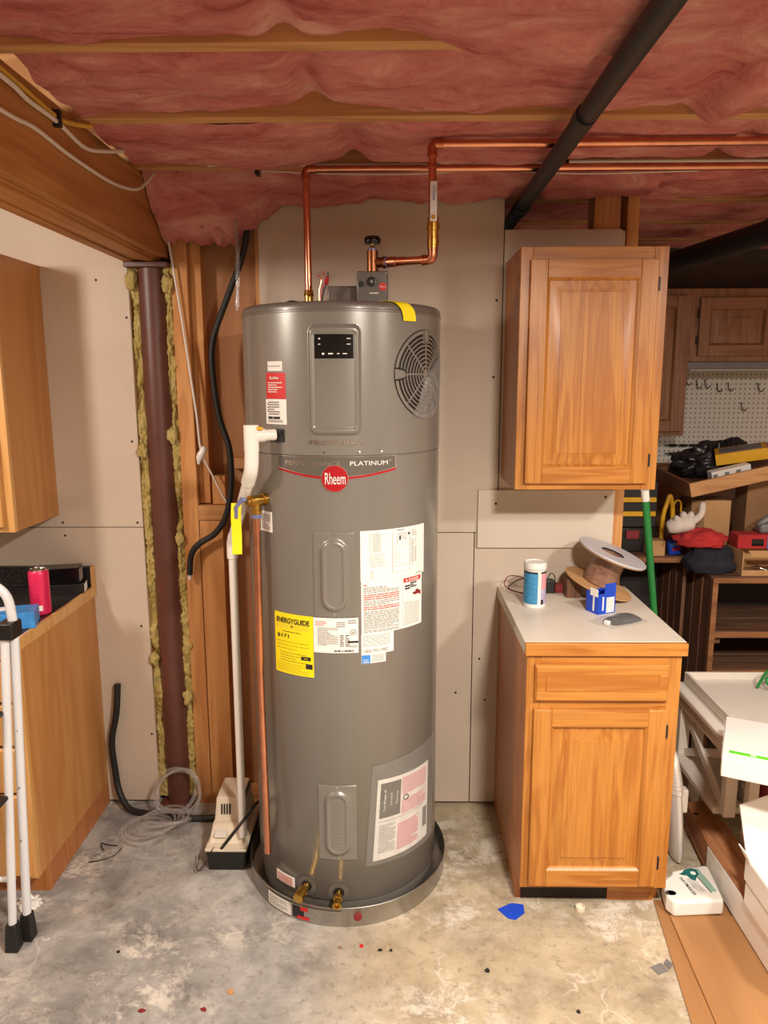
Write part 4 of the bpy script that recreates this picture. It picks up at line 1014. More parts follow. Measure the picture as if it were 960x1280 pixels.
luc = thing('wall_cabinet', (-1.5, -.16, 1.19), 'light maple wall cabinet with plain side panel hung on left wallboard', 'cabinet')
MB().box(-2.2, -1.272, -.312, -.0006, 1.190, 2.095).build('body', oak_v if False else maple, luc, bevel=.001)
MB().box(-2.2, -1.27, -.332, -.3125, 1.190, 2.095).build('face_frame', maple_f, luc, bevel=.0015)
panel_door(luc, -1.66, -1.300, 1.21, 2.075, -.332, .055, maple_f, maple_f)
# items on the black counter
CB = .9145
e = thing('drink_can', (-1.196, -.352, CB), 'tall slim bright pink drink can with silver rim', 'can')
MB().lathe([(.026, 0), (.031, .004), (.0325, .010), (.0325, .142), (.030, .150), (.0275, .153)], (-1.196, -.352, CB), 28).build('body', pink_can, e)
MB().lathe([(.0275, .152), (.0282, .156), (.0262, .157), (.0255, .154), (0, .154)], (-1.196, -.352, CB), 28).build('rim', chrome, e)
MB().sheet(lambda u, v: ((-1.196 + .0328 * math.sin(R_(5 + 30 * u)), -.352 - .0328 * math.cos(R_(5 + 30 * u)), CB + .018 + .018 * v), (math.sin(R_(5 + 30 * u)), -math.cos(R_(5 + 30 * u)), 0)), 6, 1, .0003).build('barcode', paper, e)
e = thing('small_carton', (-1.235, -.10, CB), 'black retail carton with white printed end on dark counter', 'box')
MB().obox((-1.232, -.096, CB + .018), (.150, .07, .036), Matrix.Rotation(R_(14), 3, 'Z')).build('carton', black_p, e, bevel=.001)
MB().obox((-1.1575, -.0765, CB + .018), (.0012, .058, .030), Matrix.Rotation(R_(14), 3, 'Z')).build('white_label', paper, e)
e2 = thing('small_carton', (-1.245, -.09, CB + .037), 'black retail carton with silver printed end resting on another carton', 'box')
MB().obox((-1.247, -.095, CB + .0365 + .031), (.155, .075, .061), Matrix.Rotation(R_(12), 3, 'Z')).build('carton', black_g, e2, bevel=.001)
MB().obox((-1.1705, -.079, CB + .0365 + .031), (.0012, .055, .045), Matrix.Rotation(R_(12), 3, 'Z')).build('silver_print', foil, e2)
e = thing('tissue_carton', (-1.235, -.485, CB), 'flat light blue cardboard carton on the edge of dark counter', 'box')
MB().obox((-1.230, -.480, CB + .0265), (.150, .10, .052), Matrix.Rotation(R_(18), 3, 'Z')).build('carton', cyan_b, e, bevel=.002)
MB().obox((-1.250, -.470, CB + .0540), (.05, .03, .003), Matrix.Rotation(R_(18), 3, 'Z')).build('opening', paper, e)
# folding step ladder at the left edge
ld = thing('step_ladder', (-1.2, -.86, 0), 'folded white steel step ladder with black rubber feet and black collars', 'ladder')
def leg(xb, yb, xt, yt, r=.0125):
    return [(xb, yb, .055), (xt, yt, 1.05)]
MB().tube(bend([(-1.128, -.745, .05), (-1.067, -.775, 1.02), (-1.075, -.78, 1.115), (-1.135, -.795, 1.155), (-1.40, -.80, 1.158)], .07, 7), .0128, 16).build('front_rail', lad_w, ld)
MB().tube(bend([(-1.150, -.79, .05), (-1.085, -.795, .99), (-1.50, -.80, 1.00)], .02, 4), .0120, 14).build('rear_rail', lad_w, ld)
MB().tube([(-1.142, -.765, .215), (-1.55, -.765, .22)], .0085, 12).build('cross_bar', lad_w, ld)
MB().tube([(-1.55, -.75, .05), (-1.50, -.78, 1.15)], .0128, 14).build('front_rail', lad_w, ld)
for (x, y) in ((-1.128, -.745), (-1.150, -.79), (-1.55, -.75)):
    MB().hexa([(x - .020, y - .020, 0), (x + .020, y - .020, 0), (x + .020, y + .020, 0), (x - .020, y + .020, 0)], [(x - .014, y - .014, .088), (x + .017, y - .014, .088), (x + .017, y + .014, .088), (x - .014, y + .014, .088)]).build('foot', black_r, ld, bevel=.003)
MB().box(-1.098, -1.052, -.815, -.757, .985, 1.032).build('collar', black_p, ld, bevel=.004)
for z in (.35, .52, .70, .86):
    MB().lathe([(.004, 0), (.003, .003), (0, .003)], (-1.128 + .061 * z / .98 - .001, -.775, z), 8, Matrix.Rotation(R_(90), 3, 'X')).build('rivet', chrome, ld)
MB().box(-1.52, -1.115, -.845, -.80, .50, .512).build('step', black_p, ld, bevel=.002); MB().box(-1.52, -1.105, -.845, -.80, .76, .772).build('step', black_p, ld, bevel=.002)

# ================================================================= HOSES, TUBES, CABLES
MB().tube(spl([(-1.085, -.022, .52), (-1.095, -.030, .40), (-1.122, -.026, .28), (-1.118, -.024, .16), (-1.10, -.040, .07), (-1.05, -.075, .018), (-.97, -.10, .014), (-.86, -.125, .014), (-.76, -.13, .014), (-.66, -.145, .03), (-.640, -.165, .05)], 8), .0125, 12).build('black_hose', black_r, label='black rubber hose from left wallboard down across floor to the pump', cat='hose')
pts = []
for i in range(110):
    a = i / 110 * 2 * math.pi * 7; k = i / 110
    pts.append((-.955 + .10 * k + (.088 + .012 * math.sin(i * .37)) * math.cos(a), -.225 + .05 * k + (.075 + .010 * math.sin(i * .53)) * math.sin(a), .010 + .050 * k + .010 * math.sin(a + k * 3)))
for i in range(64):
    a = math.pi * 1.5 + i / 64 * 2 * math.pi * 4; k = i / 64
    r = .088 - .018 * k + .006 * math.sin(i * .7)
    pts.append((-.850 + r * math.cos(a) - .01 * k, -.085 + .028 * math.sin(a + 1.2 * k) - .02 * math.sin(i * .45) * .5, .100 + r * math.sin(a)))
hose_c = spl([(-1.10, -.040, .07), (-1.05, -.075, .018), (-.97, -.10, .014), (-.86, -.125, .014), (-.76, -.13, .014), (-.66, -.145, .03)], 12)
tub = []
for p in spl(pts, 4):
    d, hz = min((math.hypot(p.x - h.x, p.y - h.y), h.z) for h in hose_c)
    k = max(0, min(1, 1 - (d - .019) / .03)); k = k * k * (3 - 2 * k)
    tub.append(Vector((p.x, p.y, max(p.z, .006, k * (hz + .0190)))))
MB().tube(tub, .0052, 8).build('vinyl_tubing', clear_t, label='coil of clear vinyl tubing heaped on floor by brown column', cat='tubing')
for k, P in enumerate(([(-1.02, -.29, .004), (-1.06, -.285, .004), (-1.085, -.275, .004), (-1.075, -.30, .004), (-1.062, -.315, .004)], [(-1.0, -.30, .004), (-1.01, -.345, .004), (-1.05, -.375, .004), (-1.09, -.385, .004)])):
    MB().tube(spl(P, 6), .0018, 6).build('wire_scrap', black_r, label=('short hooked black wire scrap beside clear tubing', 'short straight black wire scrap beside clear tubing')[k], cat='wire')
MB().tube(spl([(-.508, -.022, 2.26), (-.535, -.022, 2.13), (-.594, -.022, 1.985), (-.648, -.024, 1.85), (-.660, -.026, 1.74), (-.642, -.028, 1.565), (-.606, -.04, 1.445), (-.602, -.05, 1.32), (-.622, -.05, 1.205), (-.668, -.04, 1.13), (-.735, -.035, 1.085), (-.768, -.030, 1.04), (-.778, -.028, .965)], 8), .0115, 12).build('black_cable', black_r, label='thick black cable looping down the open stud bay', cat='cable')
MB().tube([(-.778, -.028, .968), (-.779, -.028, .945)], .007, 8).build('cable_end', cable_w, bpy.data.objects['black_cable'])
lw = thing('white_cable', (-.72, -.01, 1.42), 'thin white cable with plug hanging in the stud bay', 'cable')
MB().tube(spl([(-.800, -.030, 2.215), (-.790, -.020, 2.12), (-.768, -.014, 1.932), (-.745, -.012, 1.72), (-.728, -.012, 1.562), (-.716, -.014, 1.43), (-.675, -.014, 1.335), (-.627, -.016, 1.235), (-.585, -.02, 1.16)], 8), .0042, 8).build('cord', cable_w, lw)
MB().tube(spl([(-.728, -.018, 1.385), (-.722, -.020, 1.41), (-.708, -.018, 1.435), (-.704, -.016, 1.45)], 4), [.005, .005, .008, .011, .013, .014, .014, .013, .012, .012, .012, .010, .008][:13], 10).build('plug', white_p, lw)
MB().tube(spl([(-.540, -.10, 2.26), (-.5385, -.10, 2.10), (-.546, -.098, 1.93)], 6), .0075, 10).build('clear_hose', clear_t, label='clear plastic hose hanging from ceiling batt left of heater', cat='hose')
# cables stapled to the beam
for nm, P, r, mt, lb_ in (
    ('beam_cable', [(-.800, -1.60, 2.30), (-.800, -1.126, 2.303), (-.800, -1.011, 2.295), (-.800, -.874, 2.296), (-.800, -.716, 2.284), (-.790, -.606, 2.305), (-.775, -.50, 2.335)], .0055, cable_w, 'white cable tied along the upper edge of wooden beam'),
    ('beam_cable', [(-.803, -1.60, 2.325), (-.803, -1.124, 2.318), (-.803, -.873, 2.308), (-.80, -.78, 2.320), (-.785, -.70, 2.338)], .0060, tube_yel, 'yellow cable tied along the upper edge of wooden beam'),
    ('beam_cable', [(-.803, -1.60, 2.235), (-.803, -1.139, 2.236), (-.803, -.983, 2.247), (-.803, -.796, 2.240), (-.800, -.531, 2.243), (-.79, -.36, 2.266), (-.775, -.30, 2.30), (-.765, -.255, 2.338)], .0050, cable_w, 'white cable drooping low across the face of wooden beam')):
    MB().tube(spl(P, 8), r, 8).build(nm, mt, label=lb_, cat='cable')
MB().box(-.8085, -.790, -.874, -.862, 2.284, 2.322).build('cable_tie', black_p, bpy.data.objects['beam_cable'], bevel=.001)
MB().tube(spl([(-.58, -.305, 2.348), (-.47, -.303, 2.352), (-.30, -.303, 2.349), (-.17, -.303, 2.346), (.11, -.303, 2.346), (.40, -.303, 2.348), (.55, -.305, 2.352), (1.05, -.305, 2.352), (2.2, -.303, 2.35)], 8), .0050, 8).build('joist_cable', cable_w, label='white cable stapled along the side of a ceiling joist', cat='cable')
for x in (-.47, .53): MB().box(x - .006, x + .006, -.312, -.293, 2.342, 2.364).build('cable_staple', black_p, bpy.data.objects['joist_cable'], bevel=.001)
MB().tube(spl([(-.43, -.262, 2.342), (-.2, -.264, 2.331), (.05, -.266, 2.328), (.3, -.262, 2.338), (.6, -.262, 2.327), (.95, -.262, 2.334)], 8), .0022, 6).build('thin_wire', cable_w, label='thin pale wire strung below the last joist', cat='wire')
MB().box(-.437, -.423, -.292, -.256, 2.325, 2.345).build('wire_clip', black_p, bpy.data.objects['thin_wire'], bevel=.001)
# black drain pipes under the joists
dp1 = thing('drain_pipe', (.42, -1.2, 2.24), 'long black plastic drain pipe crossing under the joists above the heater', 'pipe')
MB().tube([(.405, -4.0, 2.262), (.450, .45, 2.290)], .0245, 22).build('run', abs_b, dp1)
MB().tube([(.4320, -.952, 2.2783), (.4325, -.900, 2.2786)], .0262, 22).build('coupling', abs_b, dp1)
MB().tube([(.4445, -.02, 2.2835), (.4455, .05, 2.287)], .029, 22).build('coupling', abs_b, dp1)
dp2 = thing('drain_pipe', (1.3, .2, 2.2), 'wide black plastic drain pipe running to the far shelf room', 'pipe')
MB().tube([(1.55, -.9, 2.235), (1.16, 1.26, 2.200)], .045, 22).build('run', abs_b, dp2)
MB().tube([(1.385, .02, 2.22), (1.37, .10, 2.2185)], .050, 22).build('coupling', abs_b, dp2)
MB().tube([(1.75, -.7, 2.27), (1.50, .6, 2.270)], .022, 16).build('branch', abs_b, dp2)

# ================================================================= FAR SHELF ROOM
def far_cab(nm, x0, x1, z0, z1, lab):
    c = thing(nm, ((x0 + x1) / 2, 1.12, z0), lab, 'cabinet')
    MB().box(x0, x1, .98, 1.2745, z0, z1).build('body', dim_oak_v, c); MB().box(x0, x1, .962, .9798, z0, z1).build('face_frame', dim_oak_v, c, bevel=.001)
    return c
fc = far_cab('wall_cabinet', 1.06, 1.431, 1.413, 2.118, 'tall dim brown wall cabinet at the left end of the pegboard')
panel_door(fc, 1.085, 1.410, 1.435, 2.085, .962, .052, dim_oak_v, dim_oak_h)
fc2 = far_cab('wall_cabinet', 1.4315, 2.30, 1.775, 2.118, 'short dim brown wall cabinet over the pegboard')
panel_door(fc2, 1.468, 1.835, 1.800, 2.075, .962, .052, dim_oak_v, dim_oak_h, hinge=1.463); panel_door(fc2, 1.875, 2.26, 1.800, 2.075, .962, .052, dim_oak_v, dim_oak_h)
ul = thing('under_cabinet_light', (1.75, 1.05, 1.735), 'grey under cabinet light strip below the short cabinet', 'light')
MB().box(1.4330, 2.25, .985, 1.10, 1.737, 1.7748).build('housing', grey_p, ul, bevel=.003); MB().box(1.46, 2.22, 1.0, 1.08, 1.733, 1.7369).build('diffuser', white_p, ul)
for k, (x, z) in enumerate(((1.545, 1.700), (1.60, 1.682), (1.645, 1.685), (1.71, 1.665), (1.768, 1.668), (1.925, 1.665), (1.845, 1.565))):
    MB().tube(spl([(x, 1.2752, z), (x, 1.262, z), (x, 1.258, z - .02), (x + .002, 1.25, z - .036), (x + .012, 1.235, z - .038), (x + .014, 1.232, z - .026)], 4), .0026, 6).build('peg_hook', black_p, label='small black wire hook hung on the pegboard', cat='hook', group='hooks on the pegboard')
rk = thing('tool_rack', (1.57, 1.26, 1.28), 'narrow dark tool rack with clips fixed low on the pegboard', 'rack')
for z in (1.290, 1.335):
    MB().box(1.46, 1.74, 1.262, 1.2748, z, z + .010).build('rail', grey_p, rk)
    for k in range(5): MB().box(1.475 + k * .055, 1.512 + k * .055, 1.240, 1.2618, z + .001, z + .013).build('clip', black_p, rk, bevel=.002)
wbn = thing('workbench', (1.9, 1.08, 0), 'dark wooden workbench with back ledge below the pegboard', 'workbench')
MB().box(1.02, 2.9, .86, 1.2740, .86, .90).build('top', crate_x, wbn); MB().box(1.05, 2.9, 1.255, 1.2745, .9005, 1.245).build('back_ledge', dim_oak_h, wbn)
for x in (1.06, 2.0, 2.8): MB().box(x, x + .07, .90, .97, 0, .8598).build('leg', crate_d, wbn); MB().box(x, x + .07, 1.18, 1.25, 0, .8598).build('leg', crate_d, wbn)
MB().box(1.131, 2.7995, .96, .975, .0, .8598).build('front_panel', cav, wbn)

def crate(nm, x0, x1, y0, y1, zt, shelves, lab):
    c = thing(nm, ((x0 + x1) / 2, (y0 + y1) / 2, 0), lab, 'shelf')
    n = 4; wd = (y1 - y0) / n
    for k in range(n):
        MB().box(x0, x0 + .016, y0 + k * wd + .004, y0 + (k + 1) * wd - .012, 0, zt - .021).build('side_slat', crate_d, c, bevel=.002)
        MB().box(x1 - .016, x1, y0 + k * wd + .004, y0 + (k + 1) * wd - .012, 0, zt - .021).build('side_slat', crate_d, c, bevel=.002)
    for k in range(3):
        w_ = (y1 - y0) / 3
        MB().box(x0 - .004, x1, y0 + k * w_ + .002, y0 + (k + 1) * w_ - .003, zt - .020, zt).build('top_plank', crate_x, c, bevel=.002)
    MB().box(x0 - .002, x1, y0 - .016, y0 + .0015, zt - .026, zt - .004).build('front_edge', crate_edge, c, bevel=.002)
    for z in shelves:
        for k in range(2):
            w_ = (y1 - y0 - .02) / 2
            MB().box(x0 + .0165, x1 - .0165, y0 + .006 + k * w_, y0 + .004 + (k + 1) * w_ - .003, z - .018, z).build('shelf_board', crate_x, c, bevel=.002)
        MB().box(x0 + .0165, x1 - .0165, y0 - .010, y0 + .0055, z - .026, z).build('front_edge', crate_edge, c, bevel=.002)
        MB().box(x0 + .0165, x0 + .06, y0 + .02, y0 + .06, z - .060, z - .0185).build('cleat', crate_d, c)
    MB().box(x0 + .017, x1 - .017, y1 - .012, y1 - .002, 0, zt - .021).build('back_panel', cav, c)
    MB().box(x0 - .001, x0 + .022, y0 - .012, y0 + .003, 0, zt - .0265).build('corner_post', crate_edge, c, bevel=.002)
    return c
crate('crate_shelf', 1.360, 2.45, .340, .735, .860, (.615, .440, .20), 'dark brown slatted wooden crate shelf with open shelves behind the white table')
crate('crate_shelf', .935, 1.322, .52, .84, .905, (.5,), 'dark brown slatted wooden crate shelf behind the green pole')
tb = thing('tool_case', (1.06, .68, .905), 'black tool case with two yellow bands on the slatted crate', 'tool case')
MB().box(.945, 1.20, .60, .80, .9055, 1.02).build('case', black_p, tb, bevel=.006); MB().box(.945, 1.20, .605, .80, 1.0205, 1.235).build('lid', black_r, tb, bevel=.006)
for z in (1.075, 1.140): MB().box(.955, 1.19, .592, .6048, z, z + .022).build('yellow_band', yellow_p, tb, bevel=.002)
MB().box(.965, 1.15, .597, .6048, 1.205, 1.225).build('label', kraft, tb); MB().box(1.06, 1.12, .590, .5999, .97, 1.01).build('latch', maroon, tb, bevel=.002)
def heap(nm, c, r, mt, lab, cat, sd, fold=.25, flat=True):
    def fn(u, v):
        a = 2 * math.pi * u; b_ = math.pi * v
        p = Vector((math.sin(b_) * math.cos(a), math.sin(b_) * math.sin(a), math.cos(b_)))
        k = 1 + fold * noise.fractal(p * 2.2 + Vector((sd, sd * .3, 0)), 1, 2, 4)
        z = p.z * k
        if flat and z < -.55: z = -.55
        return Vector((c[0] + r[0] * p.x * k, c[1] + r[1] * p.y * k, c[2] + r[2] * (z + .55)))
    return MB().grid(fn, 40, 20, True).build(nm, mt, label=lab, cat=cat, sharp=180)
heap('folded_clothing', (1.378, .425, .861), (.102, .066, .080), navy, 'dark navy clothing heap on the crate shelf', 'clothing', 2.2)
heap('folded_clothing', (1.335, .440, .975), (.112, .070, .046), red_c, 'red cloth lying on the navy clothing', 'cloth', 6.1, .3)
fp = thing('fabric_pouch', (1.262, .535, .905), 'small blue and pink printed pouch standing behind the navy clothing heap', 'pouch')
PM = Matrix.Rotation(R_(-8), 3, 'Y') @ Matrix.Rotation(R_(6), 3, 'X')
MB().obox((1.262, .535, .9445), (.060, .030, .072), PM).build('body', blue_box_m, fp, bevel=.011, seg=3)
MB().obox(Vector((1.262, .535, .9445)) + PM @ Vector((.004, -.0152, -.004)), (.036, .0024, .014), PM).build('pink_print', pink_can, fp, bevel=.001); MB().obox(Vector((1.262, .535, .9445)) + PM @ Vector((-.004, -.0152, .018)), (.034, .0024, .012), PM).build('light_blue_print', cyan_b, fp, bevel=.001)
gl = thing('work_glove', (1.27, .47, 1.04), 'off white cloth work glove lying on the red cloth', 'glove')
m_ = MB()
m_.tube(spl([(1.20, .47, 1.045), (1.25, .465, 1.062), (1.31, .46, 1.070)], 5), [.022, .028, .032, .036, .038, .038, .038, .037, .035, .032, .026], 12)
for (a, b_, c_) in (((1.30, .455, 1.075), (1.335, .45, 1.11), (1.340, .45, 1.165)), ((1.285, .455, 1.08), (1.292, .45, 1.105), (1.283, .45, 1.118)), ((1.265, .46, 1.08), (1.262, .45, 1.105), (1.248, .445, 1.115)), ((1.24, .46, 1.075), (1.232, .45, 1.090), (1.218, .445, 1.094))):
    m_.tube(spl([a, b_, c_], 4), [.017, .0165, .016, .0155, .015, .0145, .014, .013, .009], 10)
m_.build('glove', white_c, gl, sharp=180)
yt = thing('yellow_tool', (1.255, .625, .905), 'yellow plastic spring clamp standing behind the glove', 'tool')
MB().tube(spl([(1.235, .625, .906), (1.235, .625, 1.06), (1.25, .625, 1.13), (1.262, .625, 1.165), (1.275, .625, 1.12), (1.28, .625, 1.06)], 5), .010, 8).build('jaw', yellow_p, yt)
MB().tube(spl([(1.275, .627, 1.09), (1.29, .625, 1.14), (1.312, .625, 1.135), (1.315, .625, 1.09)], 5), .004, 7).build('loop', yellow_p, yt)
MB().box(1.145, 1.218, .525, .595, .9052, .975).build('small_carton', kraft, bevel=.002, label='short pale carton on the slatted crate beside the pole', cat='box')
kb = thing('cardboard_box', (1.44, .66, .86), 'plain kraft cardboard box standing behind the clothing', 'box')
MB().box(1.345, 1.520, .58, .72, .8605, 1.150).build('carton', kraft_d, kb, bevel=.002); MB().box(1.405, 1.521, .5785, .5799, .8605, 1.1505).build('lit_front', kraft, kb)  # shaded side put in as darker kraft, lit front as a paler sheet
MB().box(1.60, 1.90, .60, .72, .8605, 1.265).build('cardboard_box', kraft_d, bevel=.002, label='tall cardboard box propping up the wooden tray', cat='box')
ob = thing('open_carton', (1.60, .43, .86), 'open kraft carton with bent flap on the crate shelf', 'box')
for (a, b_, c_, d) in ((1.485, 1.489, .35, .50), (1.80, 1.804, .35, .50), (1.489, 1.80, .496, .50), (1.489, 1.80, .35, .354)): MB().box(a, b_, c_, d, .8605, .965 if c_ > .4 or a < 1.486 or a > 1.79 else .885).build('side', kraft, ob)
MB().box(1.489, 1.80, .354, .496, .8605, .8635).build('base', kraft_d, ob)
MB().hexa([(1.52, .349, .945), (1.80, .349, .945), (1.80, .3495, .972), (1.505, .3495, .972)], [(1.52, .346, .945), (1.80, .346, .945), (1.80, .345, .972), (1.505, .345, .972)]).build('flap', kraft, ob)
for k in range(3):
    MB().tube([(1.63 + .07 * math.cos(a * .3927), .405 + .035 * math.sin(a * .3927), .872 + .012 * k + .006 * math.sin(a * .8 + k)) for a in range(16)], .0022, 6, closed=True).build('wire_coil', chrome, label='shiny wire ring lying inside the open carton', cat='wire', group='wire rings in the open carton')
bl = thing('blister_pack', (1.53, .46, .965), 'red and blue clear packaged item on top of the open carton', 'package')
MB().obox((1.587, .455, .9960), (.20, .088, .062), Matrix.Rotation(0, 3, 'Y')).build('card', red_c, bl, bevel=.004); MB().obox((1.622, .4100, .9960), (.018, .004, .055), Matrix.Rotation(0, 3, 'Y')).build('blue_stripe', blue_l, bl); MB().obox((1.572, .4100, .994), (.05, .004, .03), Matrix.Rotation(0, 3, 'Y')).build('window', black_g, bl)
it = thing('grey_tool', (1.66, .46, 1.03), 'grey plastic handheld tool with open handle', 'tool')
MB().tube(spl([(1.59, .46, 1.058), (1.63, .46, 1.088), (1.69, .46, 1.113), (1.79, .46, 1.12)], 5), [.008] + [.012 + .001 * k for k in range(15)], 10).build('handle', grey_p, it)
MB().obox((1.70, .46, 1.0545), (.22, .06, .045), Matrix.Rotation(R_(-3), 3, 'Y')).build('base', grey_p, it, bevel=.012)
# wooden tray heaped with parts, tilted on the boxes
ty = thing('wooden_tray', (1.6, .6, 1.19), 'shallow pine drawer box tilted on top of the boxes', 'tray')
TM = Matrix.Rotation(R_(-13), 3, 'Y') @ Matrix.Rotation(R_(3), 3, 'X'); TO = Vector((1.277, .42, 1.190))
def tbox(x0, x1, y0, y1, z0, z1, nm, mt, par=ty, **kw):
    t = MB().box(x0, x1, y0, y1, z0, z1); t.v = [TO + TM @ p for p in t.v]; return t.build(nm, mt, par, **kw)
tbox(0, .62, 0, .014, 0, .060, 'front', tray_w); tbox(0, .014, .0145, .42, 0, .060, 'side', dim_oak_v); tbox(.606, .62, .0145, .42, 0, .060, 'side', dim_oak_v); tbox(.0145, .6055, .406, .42, 0, .060, 'back', dim_oak_h); tbox(.0145, .6055, .0145, .4055, .004, .010, 'bottom', crate_x)
yc = thing('yellow_carton', tuple(TO + TM @ Vector((.26, .13, .08))), 'yellow and grey retail carton lying on the wooden tray', 'box')
YM = TM @ Matrix.Rotation(R_(-22), 3, 'Z')
MB().obox(TO + TM @ Vector((.305, .175, .096)), (.21, .13, .05), YM).build('carton', yellow_p, yc, bevel=.001); MB().obox(TO + TM @ Vector((.305, .175, .1217)), (.17, .10, .002), YM).build('picture', grey_p, yc)
wc = thing('parts_carton', tuple(TO + TM @ Vector((.19, .08, .01))), 'small white printed carton in the wooden tray', 'box')
MB().obox(TO + TM @ Vector((.205, .082, .0410)), (.17, .05, .062), TM).build('carton', paper, wc, bevel=.001)
for k in range(3): MB().obox(TO + TM @ Vector((.135 + .05 * k, .0567, .045)), (.02, .0012, .03), TM).build('print', ink_g, wc)
MB().obox(TO + TM @ Vector((.115, .036, .0188)), (.12, .02, .018), TM).build('orange_tool', red_c, label='small orange red tool lying in tray front', cat='tool', bevel=.003)
def bagf(u, v):
    a = 2 * math.pi * u; b_ = math.pi * v
    p = Vector((math.sin(b_) * math.cos(a), math.sin(b_) * math.sin(a), math.cos(b_)))
    k = 1 + .3 * noise.fractal(p * 2 + Vector((3, 1, 0)), 1, 2, 4)
    q = Vector((.21 + .17 * p.x * k, .28 + .10 * p.y * k, .075 + .085 * max(-.75, p.z * k)))
    q.x = max(.017, q.x); q.y = min(.403, max(.112, q.y))
    yl = Matrix.Rotation(R_(22), 3, 'Z') @ (q - Vector((.305, .175, q.z)))          # where the yellow carton lies the bag is pressed flat beneath it
    if abs(yl.x) < .118 and abs(yl.y) < .078: q.z = min(q.z, .0705)
    return TO + TM @ q
MB().grid(bagf, 90, 46, True).build('black_bag', bag_black, label='crumpled black plastic bag heaped in the wooden tray', cat='bag', sharp=180)

# ================================================================= WHITE TABLE, CARTONS, BOARDS ON THE RIGHT
wt = thing('tray_table', (1.45, -.16, 0), 'white painted tray top table with crossed side braces', 'table')
MB().box(1.172, 1.80, -.42, .062, .495, .512).build('top', wt_m, wt, bevel=.002)
MB().box(1.160, 1.172, -.42, .062, .497, .540).build('tray_rim', wt_m, wt, bevel=.002); MB().box(1.160, 1.80, .0625, .074, .497, .540).build('tray_rim', wt_m, wt, bevel=.002); MB().box(1.172, 1.80, -.4325, -.4205, .497, .540).build('tray_rim', wt_m, wt, bevel=.002)
MB().box(1.112, 1.82, -.47, .085, .472, .4945).build('moulding', wt_m, wt, bevel=.006)
MB().box(1.128, 1.81, -.455, .075, .420, .4715).build('apron', wt_m, wt, bevel=.002)
for (x, y) in ((1.200, .025), (1.200, -.43), (1.77, .025), (1.77, -.43)): MB().box(x, x + .034, y, y + .034, 0, .4198).build('leg', wt_m, wt, bevel=.002)
MB().box(1.118, 1.81, -.355, .07, .185, .212).build('lower_shelf', wt_m, wt, bevel=.005)
for s_, xo in ((1, 0), (-1, .0135)):
    a = Vector((1.150 + xo, .04 if s_ > 0 else -.36, .418)); b_ = Vector((1.150 + xo, -.36 if s_ > 0 else .04, .2125))
    d = b_ - a; ang = math.atan2(d.z, d.y)
    MB().obox((a + b_) / 2, (.013, d.length, .030), Matrix.Rotation(ang, 3, 'X')).build('cross_brace', wt_m, wt)
MB().box(1.135, 1.175, .02, .06, .2125, .4198).build('side_post', wt_m, wt, bevel=.002); MB().box(1.135, 1.175, -.40, -.365, .20, .4198).build('side_post', wt_m, wt, bevel=.002)
UA = Vector((.891, -.454, 0)); VA = Vector((-.430, -.903, 0)).normalized(); UA = Vector((-VA.y, VA.x, 0)); UA = UA if UA.x > 0 else -UA
def abox(u0, u1, v0, v1, z0, z1, nm, mt, par, **kw):
    O = Vector((1.081, -.469, 0))
    P = [O + UA * u0 + VA * v0, O + UA * u1 + VA * v0, O + UA * u1 + VA * v1, O + UA * u0 + VA * v1]
    return MB().hexa([p + Vector((0, 0, z0)) for p in P][::-1], [p + Vector((0, 0, z1)) for p in P][::-1]).build(nm, mt, par, **kw)
wa = thing('flat_carton', (1.2, -.6, .541), 'flat white carton with bright green tape strip lying on table front', 'box')
abox(0, .50, -.02, .285, .5410, .600, 'carton', white_p, wa, bevel=.003); abox(.018, .50, .228, .244, .6002, .6012, 'tape', green_t, wa); abox(.075, .090, .232, .240, .6013, .6016, 'tape_gap', white_p, wa)
abox(-.0015, -.0003, .0, .27, .545, .596, 'end_flap', paper, wa)
wbx = thing('lidded_carton', (1.16, -.85, .12), 'white lidded carton with raised flap standing on the long board', 'box')
MB().box(1.060, 1.265, -1.02, -.722, .1215, .198).build('tray', white_p, wbx, bevel=.006); MB().box(1.056, 1.269, -1.024, -.718, .200, .275).build('lid', white_p, wbx, bevel=.006)
MB().hexa([(1.06, -.722, .274), (1.26, -.722, .274), (1.26, -.716, .274), (1.06, -.716, .274)], [(1.075, -.625, .385), (1.26, -.60, .435), (1.26, -.594, .435), (1.075, -.619, .385)]).build('flap', white_p, wbx)
MB().hexa([(1.056, -.75, .272), (1.056, -.72, .272), (1.06, -.72, .272), (1.06, -.75, .272)], [(1.034, -.765, .315), (1.034, -.715, .315), (1.038, -.715, .315), (1.038, -.765, .315)]).build('side_tab', paper, wbx)
pk = thing('long_board', (1.13, -.6, 0), 'long brown board on edge blocks with white painted side under the cartons', 'board')
BL = [(1.100, -.175), (1.074, -.44), (1.076, -.60), (1.070, -1.30)]; BR = [(1.178, -.158), (1.188, -.34), (1.188, -.60), (1.260, -1.30)]
MB().hexa([(x, y, .0185) for x, y in BL[::-1]] [::-1] + [(x, y, .0185) for x, y in BR[::-1]], [(x, y, .1205) for x, y in BL] + [(x, y, .1205) for x, y in BR[::-1]]).build('board', plank_b, pk, bevel=.002)
m_ = MB()
for k in (1, 2):  # white only where lit; the bare brown beyond stands in for shadow
    (xa, ya), (xb, yb) = BL[k], BL[k + 1]
    m_.hexa([(xa - .0015, ya, .019), (xb - .0015, yb, .019), (xb - .004, yb, .019), (xa - .004, ya, .019)], [(xa - .0015, ya, .118), (xb - .0015, yb, .118), (xb - .004, yb, .118), (xa - .004, ya, .118)])
m_.build('lit_white_side', white_p, pk)
MB().lathe([(.010, .0), (.009, .0012), (0, .0012)], (1.105, -.25, .1200), 12).build('knot', cav, pk)
